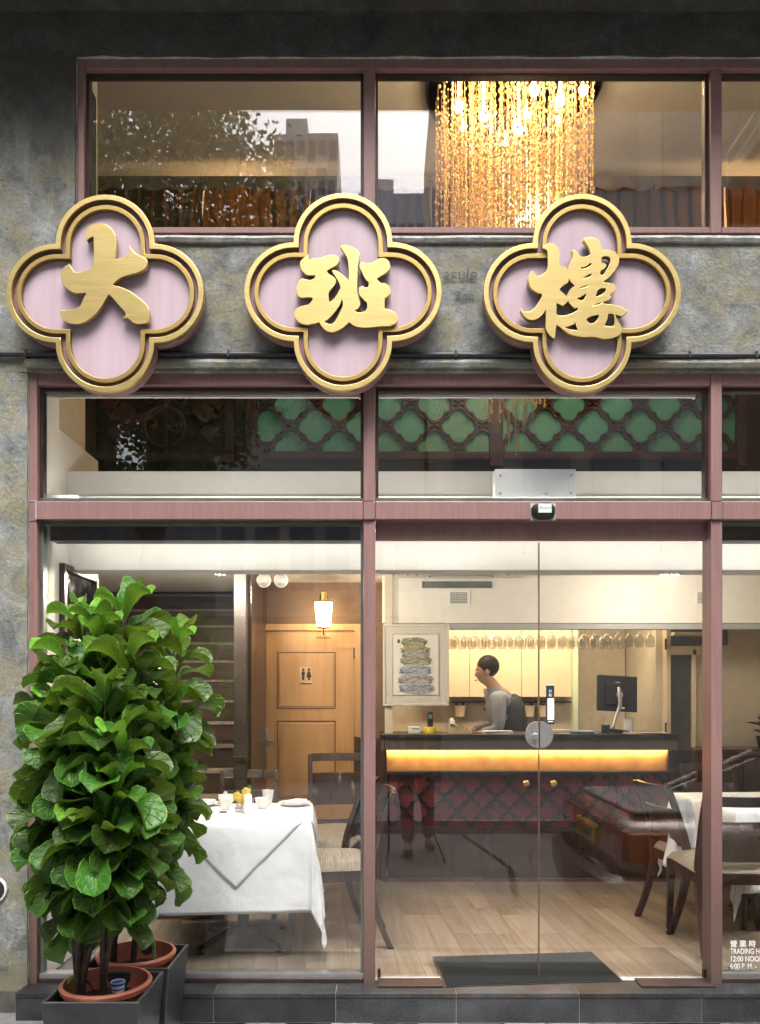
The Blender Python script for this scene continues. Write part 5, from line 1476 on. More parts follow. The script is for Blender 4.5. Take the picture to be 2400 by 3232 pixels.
def crab_mat(i):
    pal = [((.10,.12,.07), (.30,.32,.17)), ((.13,.12,.05), (.38,.35,.20)), ((.12,.15,.20), (.36,.38,.38)), ((.10,.12,.06), (.34,.35,.22)), ((.10,.13,.22), (.36,.40,.46)), ((.10,.12,.16), (.40,.38,.34)), ((.08,.11,.18), (.38,.40,.42))]
    t = NT('crab_print'); nz = t.noise(t.coord('Object', (14, 1, 30)), 2.2, 5, .65, 1.2)
    t.base(t.ramp(nz, [(.30, pal[i][0]), (.55, pal[i][1]), (.72, (.55,.50,.40))])); t.set(Roughness=.8); return t.m
rows_ = [(1308, 2027, 40, 15), (1312, 2052, 46, 13), (1312, 2066, 42, 12), (1315, 2086, 50, 16), (1312, 2115, 52, 16), (1312, 2147, 56, 17), (1315, 2173, 54, 17)]
for i, (px, py, hw, hh) in enumerate(rows_):
    r2 = random.Random(i); pts = []
    for k in range(26):
        a = 2*PI*k/26; e = 1+r2.uniform(-.10, .10)
        pts.append((X(px+hw*abs(cos(a))**.7*(1 if cos(a) > 0 else -1)*e, PY_), Z(py-hh*abs(sin(a))**.8*(1 if sin(a) > 0 else -1)*e, PY_)))
    yy = PY_+.0052-.0004*i
    cr = part('crab', MB().prism(spline(pts, 2), yy-.0003, yy), crab_mat(i), pf)
    mb = MB()
    for s in (-1, 1):
        P = [(X(px+s*hw*.9*(1-2*q), PY_), yy-.0006, Z(py-hh*.55*sin(q*PI*1.5+s), PY_)) for q in [j/8 for j in range(9)]]
        mb.tube(P, .0013, 4)
        for q in range(3):
            a = .3+.35*q
            P = [(X(px+s*(hw*.75+14*j/5), PY_), yy-.0005, Z(py-hh*.2+q*hh*.4+5*sin(j*.9+q), PY_)) for j in range(6)]
            mb.tube(P, [.0018-.0002*j for j in range(6)], 4)
    part('binding', mb, simple('ink_line', (.07,.065,.05), .8) if i == 0 else bpy.data.materials['ink_line'], cr)
part('seal', MB().box(X(1255, PY_), X(1263, PY_), PY_+.0045, PY_+.0054, Z(2030, PY_), Z(2018, PY_)), simple('red_seal', (.16,.03,.03), .8), pf)

# things on the counter
tz = TOPZ
def cpt(px, y=CF+.12): return X(px, y), y
bx, by = cpt(1308)
t = thing('card_terminal', 'small white box with buttons on the left of the bar', 'terminal', (bx, by, tz))
part('body', MB().box(bx-.046, bx+.046, by-.04, by+.04, tz, tz+.055), M['whiteplastic'], t, bevel=.006)
part('buttons', (lambda mb: [mb.box(bx-.018+.014*k, bx-.008+.014*k, by-.042, by-.0405, tz+.036, tz+.044) for k in range(4)] and mb)(MB()), M['brownwood'], t)
bx, by = cpt(1357)
M['yellow'] = simple('yellow_plastic', (.62,.48,.03), .4)
t = thing('cordless_phone', 'dark cordless phone upright in a yellow charging base', 'phone', (bx, by, tz))
part('base', MB().lathe([(.046, 0), (.048, .035), (.040, .05), (.025, .052)], (bx, by, tz), 24), M['yellow'], t, smooth=40)
part('handset', MB().obox((bx+.004, by, tz+.105), (.021, .014, .062), (R(-6), 0, 0)), M['black'], t, bevel=.008)
part('screen', MB().box(bx-.010, bx+.016, by-.0245, by-.022, tz+.115, tz+.145), simple('phone_screen', (.16,.25,.22), .3), t)
bx, by = cpt(1452)
t = thing('desk_telephone', 'cream desk telephone with its handset on the bar', 'telephone', (bx, by, tz))
w0 = [(bx-.085, tz), (bx+.085, tz), (bx+.085, tz+.02), (bx-.02, tz+.065), (bx-.085, tz+.06)]
part('body', MB().prism(w0, by-.075, by+.075), simple('telephone_cream', (.55,.42,.26), .4), t, bevel=.005)
part('handset', MB().tube([(bx-.065, by-.09, tz+.065), (bx-.062, by-.07, tz+.092), (bx-.06, by, tz+.105), (bx-.062, by+.07, tz+.092), (bx-.065, by+.09, tz+.065)], [.022, .020, .016, .020, .022], 10), simple('handset_ivory', (.66,.60,.50), .35), t, smooth=60)
mb = MB()
for r_ in range(3):
    for c_ in range(3):
        xx = bx-.005+.026*r_; yy = by-.035+.03*c_; zz = tz+.0655-.45/1.05*(xx-bx+.02)*1.0
        mb.obox((xx, yy, zz+.001), (.008, .010, .004), (0, R(23), 0))
part('keys', mb, M['brownwood'], t)
def paper_stack(px, y, w_, d_, n, label, col='paper', rz=0, thick=.0035):
    x = X(px, y); t = thing('paper_stack', label, 'papers', (x, y, tz), 0, 'papers lying on the bar')
    r2 = random.Random(px)
    for k in range(n):
        o_ = part('sheet', MB().obox((x+r2.uniform(-.015, .015), y+r2.uniform(-.012, .012), tz+thick*(k+.5)), (w_/2, d_/2, thick*.48), (0, 0, rz+r2.uniform(-.12, .12))), M[col] if k % 3 else M['paper'], t)
M['peach'] = simple('peach_paper', (.66,.50,.40), .8); M['bluepaper'] = simple('blue_paper', (.35,.42,.58), .8); M['redpaper'] = simple('red_paper', (.5,.12,.08), .7)
paper_stack(1570, CF+.14, .21, .15, 6, 'stack of white papers on the bar before the waiter')
paper_stack(1515, CF+.16, .10, .12, 3, 'red and white slips beside the desk telephone', 'redpaper', .4)
paper_stack(1760, CF+.14, .17, .15, 5, 'crumpled peach papers right of the door locks', 'peach', .3, .006)
paper_stack(1835, CF+.16, .20, .16, 6, 'blue and white papers left of the monitor foot', 'bluepaper', -.1)
paper_stack(2040, CF+.12, .30, .16, 3, 'wide cream sheets at the right end of the bar', 'peach', .05)
# monitor on an arm, seen from behind
mx, my = X(1950, CF+.28), CF+.28
mz0, mz1 = Z(2246, my), Z(2133, my)
t = thing('computer_monitor', 'black computer monitor seen from behind on a pale jointed arm', 'monitor', (mx, my, tz))
hw, hh = 132/2/F*(my+CAMD), (mz1-mz0)/2
rm = Euler((R(-6), R(3), R(8))).to_matrix()
c = Vector((mx-.005, my, (mz0+mz1)/2))
part('shell', MB().obox(c, (hw, .014, hh), rm), M['black'], t, bevel=.006)
part('back_bulge', MB().obox(c+rm @ Vector((0, -.02, -.01)), (hw*.62, .01, hh*.6), rm), M['black'], t, bevel=.008)
part('logo_mark', MB().obox(c+rm @ Vector((0, -.0145, hh*.62)), (.018, .0012, .0035), rm), M['grey'], t)
part('sticker', MB().obox(c+rm @ Vector((.045, -.0145, -hh*.8)), (.014, .0012, .007), rm), M['paper'], t)
part('hub', MB().lathe([(.026, 0), (.026, -.03), (.014, -.034), (0, -.034)], (c.x+.005, c.y-.03, c.z-.01), 18, 'y'), M['steel'], t, smooth=40)
part('arm', MB().tube([(c.x, c.y-.05, c.z+.05), (c.x+.004, c.y-.055, c.z-.01), (c.x+.006, c.y-.06, c.z-.10)], [.013, .018, .016], 10).tube([(c.x+.006, c.y-.06, c.z-.09), (c.x-.05, c.y-.05, tz+.03)], [.014, .015], 10), M['steel'], t, smooth=50)
part('foot', MB().obox((c.x-.01, c.y-.03, tz+.014), (.085, .05, .014), (0, R(7), 0)), M['black'], t, bevel=.005)
bx, by = cpt(1912, CF+.18)
t = thing('pen_cup', 'dark cup with pens left of the monitor foot', 'cup', (bx, by, tz))
part('cup', MB().lathe([(.032, 0), (.032, .065), (.028, .065), (.028, .01)], (bx, by, tz), 16), M['sticker'], t, smooth=40)
for k in range(4): part('pen', MB().tube([(bx-.01+.008*k, by, tz+.012), (bx-.028+.014*k, by+.006*k, tz+.13)], .004, 6), M['yellow' if k == 1 else 'silver'], t)
single('white_tumbler', MB().lathe([(.034, 0), (.042, .11), (.038, .11), (.032, .01)], (X(1985, CF+.36), CF+.36, tz), 18), M['whiteplastic'], 'white paper tumbler behind the foot of the monitor', 'tumbler', smooth=40)

# ================================================================== FURNITURE
def make_chair(label, tall=1.0):
    """local frame: seat centre over the origin, the sitter looks along +Y, back at -Y"""
    t = thing('dining_chair', label, 'chair', (0, 0, 0), 0, 'dark wooden dining chairs')
    wf, wb = .215, .19
    def p(nm, mb, m, **k): return part(nm, mb, m, t, world=False, **k)
    def sweep(pts, wx, wy):
        mb = MB(); n = len(pts)
        for i, q in enumerate(pts):
            sx_w = wx[i]/2; sy_w = wy[i]/2
            for dx, dy in ((-1,-1),(1,-1),(1,1),(-1,1)): mb.v.append((q[0]+dx*sx_w, q[1]+dy*sy_w, q[2]))
        for i in range(n-1):
            for k in range(4):
                a = i*4+k; b = i*4+(k+1) % 4; mb.f.append((a, b, b+4, a+4))
        mb.f += [(3,2,1,0), tuple((n-1)*4+k for k in range(4))]
        return mb
    H = .86*tall
    for s in (-1, 1):
        fl = [(s*wf, .20+.05*(1-i/6)**2*(1-.2), .43*i/6) for i in range(7)]
        p('leg', sweep(fl, [.030+.010*i/6 for i in range(7)], [.030+.014*i/6 for i in range(7)]), M['darkwood'], smooth=50, bevel=.003)
        bl_ = []
        for i in range(15):
            z = H*i/14
            y = -.21 - (.115*(1-z/.43)**1.8 if z < .43 else .13*((z-.43)/(H-.43))**1.5)
            bl_.append((s*wb, y, z))
        p('leg', sweep(bl_, [.034]*15, [.034+.014*math.exp(-((q[2]-.43)/.15)**2) for q in bl_]), M['darkwood'], smooth=50, bevel=.003)
    p('seat_rail', MB().box(-wf+.02, wf-.02, .18, .215, .375, .435), M['darkwood'], bevel=.003)
    p('seat_rail', MB().box(-wb+.017, wb-.017, -.225, -.195, .375, .435), M['darkwood'], bevel=.003)
    for s in (-1, 1):
        p('seat_rail', MB().prism([(0,0)], 0, 0) if False else MB().obox((s*(wf+wb)/2, -.005, .405), (.014, .19, .03), (0, 0, R(-3.6*s))), M['darkwood'], bevel=.003)
    def cush(u, v):
        a = u*2-1; b = v*2-1
        ex = (1-abs(a)**6)*(1-abs(b)**6)
        hw_ = (wb+.02)+(wf-wb)*(v)
        return (a*hw_, b*.225, .437+.052*ex**.45+.012*(1-a*a)*(1-b*b))
    mb = MB().grid(cush, 18, 18); mb.box(-wb-.01, wb+.01, -.215, .215, .430, .4375)
    p('cushion', mb, M['fabric'], smooth=60)
    def backy(z): return -.21-.13*((z-.43)/(H-.43))**1.5
    def splat(z0, z1, th, bow, nm):
        def fn(u, v):
            x = (u*2-1)*(wb-.012); z = z0+(z1-z0)*v
            return (x, backy(z)-bow*(1-(u*2-1)**2), z)
        mb = MB().grid(fn, 10, 3); n_ = len(mb.v)
        fb = [(a[0], a[1]+th, a[2]) for a in mb.v]; mb.v += fb
        fs = list(mb.f); mb.f += [tuple(i+n_ for i in reversed(f)) for f in fs]
        w_ = 11
        for i in range(10):
            mb.f.append((i, i+n_, i+1+n_, i+1)); mb.f.append((3*w_+i, 3*w_+i+1, 3*w_+i+1+n_, 3*w_+i+n_))
        p(nm, mb, M['darkwood'], smooth=40, bevel=.002)
    splat(H-.052, H+.004, .022, .03, 'top_rail'); splat(H-.36, H-.135, .014, .028, 'back_panel')
    if tall > 1.05: splat(H-.50, H-.46, .014, .02, 'lower_rail')
    return t
A = make_chair('dark chair beside the middle bar turned towards the left table')
def place(t, x, y, rz): t.location = (x, y, FZ); t.rotation_euler = (0, 0, rz)
def another(src, x, y, rz, label):
    c = copy_tree(src); place(c, x, y, rz); c['label'] = label; return c
place(A, -.31, .72, R(96))
Bc = make_chair('taller backed dark chair standing in front of the wooden door', 1.13); place(Bc, -.32, 1.62, R(186))
another(A, -.42, 1.30, R(80), 'dark chair half hidden by the bar between window and door')
another(A, 1.95, 1.06, R(-80), 'dark chair left of the right hand table with a white cloth corner near it')
another(A, 1.90, .68, R(-4), 'dark chair seen from behind at the right window bar')
another(A, 2.50, 2.02, R(176), 'dark chair on the far side of the right hand table')
another(A, -.95, 1.5, R(183), 'dark chair behind the left table near the stairs')

def make_table(label, x, y, rz, hw, hd, group='dining tables under white cloths'):
    t = thing('dining_table', label, 'table', (x, y, FZ), rz, group)
    def p(nm, mb, m, **k): return part(nm, mb, m, t, world=False, **k)
    p('top', MB().box(-hw, hw, -hd, hd, .690, .718), M['brownwood'], bevel=.004)
    p('column', MB().lathe([(.035, .03), (.03, .3), (.03, .69)], (0,0,0), 14), M['black'], smooth=40)
    for k in range(4):
        a = PI/4+k*PI/2; dx, dy = cos(a), sin(a)
        p('foot', MB().tube([(0, 0, .085), (.14*dx, .14*dy, .07), (.30*dx, .30*dy, .030)], [.022, .019, .015], 8).lathe([(.022, 0), (.022, .008), (.008, .012), (.008, .034)], (.30*dx, .30*dy, 0), 12), M['black'], smooth=50)
    return t
def hang_map(u, v, hx, hy, top, seed, flare=.10, wr=.006):
    """cloth coordinates -> position when it lies on a table top hx by hy and hangs over the rim"""
    from mathutils import noise as mn
    a, b = max(0, abs(u)-hx), max(0, abs(v)-hy)
    su, sv = (1 if u >= 0 else -1), (1 if v >= 0 else -1)
    cu, cv = min(abs(u), hx), min(abs(v), hy)
    r = math.hypot(a, b)
    n1 = mn.noise(Vector((u*5, v*5, seed))); n2 = mn.noise(Vector((u*17, v*17, seed+3)))
    if r == 0:
        return (su*cu, sv*cv, top+.0012*n2)
    th = math.atan2(b, a)
    rim = .012
    d = max(0, r-rim*.5)
    nx, ny = cos(th), sin(th)
    fold = sin(2*th)
    out = flare*d*(.45+.9*fold) + .018*(1-math.exp(-d*20)) + wr*n1*min(1, d*7) + .003*n2*min(1, d*9)
    # folds near the corners
    ed = (abs(u)-hx*.2 if b > a else abs(v)-hy*.2)
    out += .012*sin((u if b > a else v)*26+seed)*min(1, d*4)*max(0, min(1, ed*2.2))
    return (su*(cu+nx*out*(1 if a > 0 or b > 0 else 0)+(.0)), sv*(cv+ny*out), top-d*(.985+.0*fold))
def cloth(x, y, rz, hx, hy, L, top, seed, label, cat, n=84, diamond=None, flare=.10, off=0.0, wr=.006, group=None):
    mb = MB(); idx = {}
    def fn(i, j):
        if diamond:
            # rotated square: parameters along the diagonals
            p, q = (i/n*2-1)*L, (j/n*2-1)*L
            u, v = (p-q)*.70711, (p+q)*.70711
        else: u, v = (i/n*2-1)*L, (j/n*2-1)*L
        return hang_map(u, v, hx, hy, top+off, seed, flare, wr)
    for j in range(n+1):
        for i in range(n+1):
            q = fn(i, j); mb.v.append((q[0], q[1], q[2]-FZ))
    for j in range(n):
        for i in range(n):
            a = j*(n+1)+i; mb.f.append((a, a+1, a+n+2, a+n+1))
    t = link_mesh('tablecloth', make_mesh('tablecloth', mb, 70), M['cloth'], None)
    md = t.modifiers.new('thick', 'SOLIDIFY'); md.thickness = .0016; md.offset = 1
    t.location = (x, y, FZ); t.rotation_euler = (0, 0, rz); t['label'] = label; t['category'] = cat
    if group: t['group'] = group
    return t
TX, TY, TR_ = -.805, .70, R(5)
make_table('square pedestal table under the white cloths behind the fig', TX, TY, TR_, .375, .375)
TT = FZ+.725
cloth(TX, TY, TR_, .385, .385, .855, TT, 3, 'long white tablecloth hanging in folds from the left table', 'tablecloth', group='white tablecloths')
cloth(TX, TY, TR_, .389, .389, .515, TT, 8, 'small white overlay cloth with a point hanging over the left table edge', 'tablecloth', n=60, diamond=True, flare=.115, off=.002, wr=.003, group='white tablecloths')
TOPC = TT+.0065
def tpt(px, y): return X(px, y), y
# crockery
def lathe_single(name, prof, px, y, label, cat, m='china', n=28, group=None):
    x, yy = tpt(px, y)
    return single(name, MB().lathe(prof, (x, yy, TOPC), n), M[m], label, cat, smooth=50, group=group)
x, y = tpt(712, .80)
t = thing('lidded_cup', 'white porcelain cup with a knobbed lid on the left table', 'cup', (x, y, TOPC))
part('cup', MB().lathe([(.022, 0), (.030, .02), (.040, .066), (.038, .066), (.028, .02)], (x, y, TOPC), 28), M['china'], t, smooth=50)
l = part('lid', MB().lathe([(.0415, .067), (.036, .076), (.012, .082), (.008, .086), (.0115, .098), (.008, .104), (0, .105)], (x, y, TOPC), 28), M['china'], t, smooth=50)
x, y = tpt(722, .98)
single('tea_bowl', MB().lathe([(.02, 0), (.045, .03), (.056, .062), (.054, .062), (.042, .03), (.015, .008)], (x-.01, y, TOPC), 28), M['china'], 'wide white tea bowl standing behind the lidded cup', 'bowl', smooth=50)
def stack_cup(px, y, r, h, label, nm='white_cup'):
    x, yy = tpt(px, y)
    return single(nm, MB().lathe([(r*.55, 0), (r*.6, .004), (r*.85, h*.5), (r, h), (r*.95, h), (r*.8, h*.5), (r*.4, .008)], (x, yy, TOPC), 28), M['china'], label, 'cup', smooth=50)
stack_cup(829, .86, .046, .060, 'low white bowl right of the yellow flower', 'white_bowl')
stack_cup(846, 1.0, .036, .090, 'taller white cup right of the flower', 'white_cup')
x, y = tpt(783, .66)
t = thing('shaker_jar', 'tall white two part shaker standing before the flower', 'shaker', (x, y, TOPC))
part('base', MB().lathe([(.0235, 0), (.0245, .004), (.0245, .052), (.0215, .056)], (x, y, TOPC), 24), M['china'], t, smooth=40)
part('upper', MB().lathe([(.0215, .0565), (.022, .10), (.018, .107), (0, .108)], (x, y, TOPC), 24), M['china'], t, smooth=40)
x, y = tpt(770, .72)
t = thing('glass_vase', 'low square glass vase holding stones on the left table', 'vase', (x, y, TOPC))
part('glass', MB().box(x-.052, x+.052, y-.03, y+.03, TOPC+.001, TOPC+.075), M['drink_glass'], t)
mb = MB(); r2 = random.Random(8)
for k in range(26): mb.ball((x+r2.uniform(-.043, .043), y+r2.uniform(-.022, .022), TOPC+.010+r2.uniform(0, .03)), r2.uniform(.006, .009), 6, 4)
part('pebbles', mb, M['grey'], t, kind='stuff')
M['petal'] = simple('yellow_petal', (.78,.55,.10), .5, var=.12)
t = thing('orchid_flower', 'yellow orchid blossoms standing in the glass vase', 'flower', (x, y, TOPC+.03))
part('stalk', MB().tube([(x-.01, y, TOPC+.02), (x, y, TOPC+.08), (x+.02, y, TOPC+.12)], .0025, 6), simple('green_stem', (.08,.2,.04), .5), t)
part('leaf', MB().obox((x+.027, y+.012, TOPC+.125), (.012, .003, .022), (0, R(15), 0)), bpy.data.materials['green_stem'], t)
for bx, bz, s in ((.016, .112, 1.0), (-.036, .088, 1.0), (-.012, .072, 1.15)):
    for k in range(5):
        a = k*2*PI/5+bx*30
        part('petal', MB().ball((x+bx+.014*s*cos(a), y-.012+.004*sin(3*a), TOPC+bz+.014*s*sin(a)), .0135*s, 8, 5, (1, .28, 1.15)), M['petal'], t, smooth=60)
def plate(px, y, r, label, napkin=True):
    x, yy = tpt(px, y)
    p_ = single('white_plate', MB().lathe([(r*.6, 0), (r*.62, .003), (r, .016), (r*1.0, .019), (r*.6, .007), (0, .006)], (x, yy, TOPC), 36), M['china'], label, 'plate', smooth=50, group='plates on the left table')
    mb = MB()
    for k, (dx, dy, w_, rz) in enumerate(((-.02, .0, .055, .3), (.03, .01, .05, -.2), (.0, -.025, .05, .1))):
        mb.prism([(x+dx-w_, TOPC+.014), (x+dx+w_, TOPC+.014), (x+dx+w_*.8, TOPC+.026+.008*k), (x+dx, TOPC+.032+.004*k), (x+dx-w_*.9, TOPC+.024)], yy+dy-.018, yy+dy+.018)
    single('folded_napkin', mb, M['cloth'], 'folded white napkin lying on ' + label, 'napkin', group='napkins on the left table')
plate(930, .98, .098, 'the white plate near the right corner')
plate(640, .97, .098, 'the white plate at the left behind the leaves')
single('chopsticks', MB().box(X(572, .62), X(655, .62), .615, .625, TOPC, TOPC+.006), M['black'], 'pair of black chopsticks lying at the left table edge', 'chopsticks')
single('chopstick_rest', MB().box(X(693, .68), X(716, .68), .672, .686, TOPC, TOPC+.006), M['black'], 'short black rest lying in front of the lidded cup', 'rest')
# right hand table
RX, RY = 2.52, 1.22
make_table('pedestal table under white cloth at the right edge', RX, RY, R(3), .50, .44)
cloth(RX, RY, R(3), .51, .45, .92, TT, 14, 'long white tablecloth on the table at the right edge', 'tablecloth', group='white tablecloths')
nx_, ny_ = X(2152, .95), .95
def nap(u, v):
    zt_ = TT+.05-.0; ln_ = .40
    wdt = .045+.055*v**.6
    return (nx_+(u*2-1)*wdt+.012*sin(9*u+4*v)*v, ny_-.02+.028*sin(u*11+2*v)*(.3+v), zt_-ln_*v*(1+.05*sin(u*7)))
mb = MB().grid(nap, 26, 16)
npk = single('hanging_napkin', mb, M['cloth'], 'white napkin hanging in folds from the chair left of the right table', 'napkin', smooth=70)
md = npk.modifiers.new('thick', 'SOLIDIFY'); md.thickness = .003
x, y = 2.16, .98
single('white_bowl', MB().lathe([(.03, 0), (.055, .03), (.06, .055), (.057, .055), (.05, .03), (.01, .01)], (x, y, TT+.003), 24), M['china'], 'white bowl on the right hand table by the window bar', 'bowl', smooth=50)
single('white_plate', MB().lathe([(.06, 0), (.10, .016), (.10, .019), (.06, .007), (0, .006)], (2.45, 1.05, TT+.003), 30), M['china'], 'white plate on the right hand table', 'plate', smooth=50)
# right background furniture
sb = thing('sideboard', 'low dark sideboard against the beige wall at the right', 'sideboard', (2.95, 2.78, FZ))
part('body', MB().box(2.55, 3.28, 2.6, 2.98, FZ, Z(2365, 2.6)-.03), M['darkwood'], sb, bevel=.004)
part('top', MB().box(2.53, 3.29, 2.58, 2.985, Z(2365, 2.6)-.0295, Z(2365, 2.6)), M['darkwood'], sb, bevel=.004)
part('door', MB().box(2.57, 2.9, 2.588, 2.5995, FZ+.06, Z(2365, 2.6)-.06), M['darkwood'], sb, bevel=.003)
part('door', MB().box(2.92, 3.26, 2.588, 2.5995, FZ+.06, Z(2365, 2.6)-.06), M['darkwood'], sb, bevel=.003)
ppx = X(2415, 2.75); pz = Z(2365, 2.6)
dp = thing('spiky_plant', 'dark spiky plant on the sideboard cut by the right edge', 'plant', (ppx, 2.75, pz))
part('pot', MB().lathe([(.05, 0), (.07, .10), (.06, .10), (.05, .06)], (ppx, 2.75, pz), 18), M['black'], dp, smooth=40)
r2 = random.Random(5)
for k in range(26):
    a = r2.uniform(0, 6.28); e = r2.uniform(.1, 1.2); L_ = r2.uniform(.12, .2)
    b0 = Vector((ppx, 2.75, pz+.10+.14*r2.random())); d = Vector((cos(a)*cos(e), sin(a)*cos(e), sin(e)*.6))
    part('leaf', MB().tube([b0, b0+d*L_*.5+Vector((0,0,.01)), b0+d*L_], [.004, .012, .001], 5), M['bark'], dp)
# door mat and little things on the floor
mw = thing('door_mat', 'black ribbed door mat lying inside the glass door', 'mat', (.70, .2, FZ+.012), R(5))
part('mat', MB().box(-.425, .425, -.205, .205, 0, .010), M['mat'], mw, world=False, bevel=.003)
part('border', frame_strip(-.425, .425, -.205, .205, 0, 0, .02).xform(Matrix(((1,0,0,0),(0,0,1,0),(0,1,0,.0105),(0,0,0,1)))) if False else
     MB().box(-.43, .43, -.213, -.2055, 0, .007).box(-.43, .43, .2055, .213, 0, .007).box(-.433, -.4255, -.2055, .2055, 0, .007).box(.4255, .433, -.2055, .2055, 0, .007), M['black'], mw, world=False)
ds = thing('door_stop', 'black rubber stopper with a bright screw at the foot of the right pane', 'stopper', (X(2312, .11), .11, FZ+.012))
part('rubber', MB().lathe([(.012, -.014), (.013, .010), (.008, .014), (0, .014)], (X(2312, .11), .11, FZ+.045), 16, 'x'), M['black'], ds, smooth=40)
part('screw', MB().tube([(X(2320, .11), .11, FZ+.045), (X(2362, .10), .10, FZ+.030)], [.005, .004], 8).tube([(X(2294, .11), .11, FZ+.052), (X(2306, .11), .11, FZ+.047)], .003, 6), M['gold'], ds, smooth=50)
single('rubber_foot', MB().lathe([(.016, 0), (.014, .012), (.006, .017), (0, .017)], (X(1063, .12), .12, Z(3080, .12)), 16), M['black'], 'small black rubber knob at the foot of the left pane', 'knob', smooth=40)

# ================================================================== PEOPLE
def hand_chain(V, E, Rr, wrist_i, wp, d, up, side):
    """palm and five bent fingers grown from the wrist vertex"""
    d = d.normalized(); sd_ = side.normalized(); up = up.normalized()
    def add(p, r, par):
        V.append(p); Rr.append(r); E.append((par, len(V)-1)); return len(V)-1
    palm = add(wp+d*.055, (.030, .020), wrist_i)
    kn = add(wp+d*.085, (.032, .017), palm)
    for k, (o_, L_) in enumerate(((-.027, .062), (-.009, .072), (.009, .068), (.026, .052))):
        a = add(wp+d*.10+sd_*o_, .0095, kn)
        b = add(wp+d*(.10+L_*.5)+sd_*o_*1.1-up*.012, .0085, a)
        add(wp+d*(.10+L_*.85)+sd_*o_*1.1-up*.034, .0075, b)
    a = add(wp+d*.045-sd_*.034-up*.006, .011, palm)
    b = add(wp+d*.075-sd_*.046-up*.018, .0095, a)
    add(wp+d*.10-sd_*.042-up*.032, .008, b)

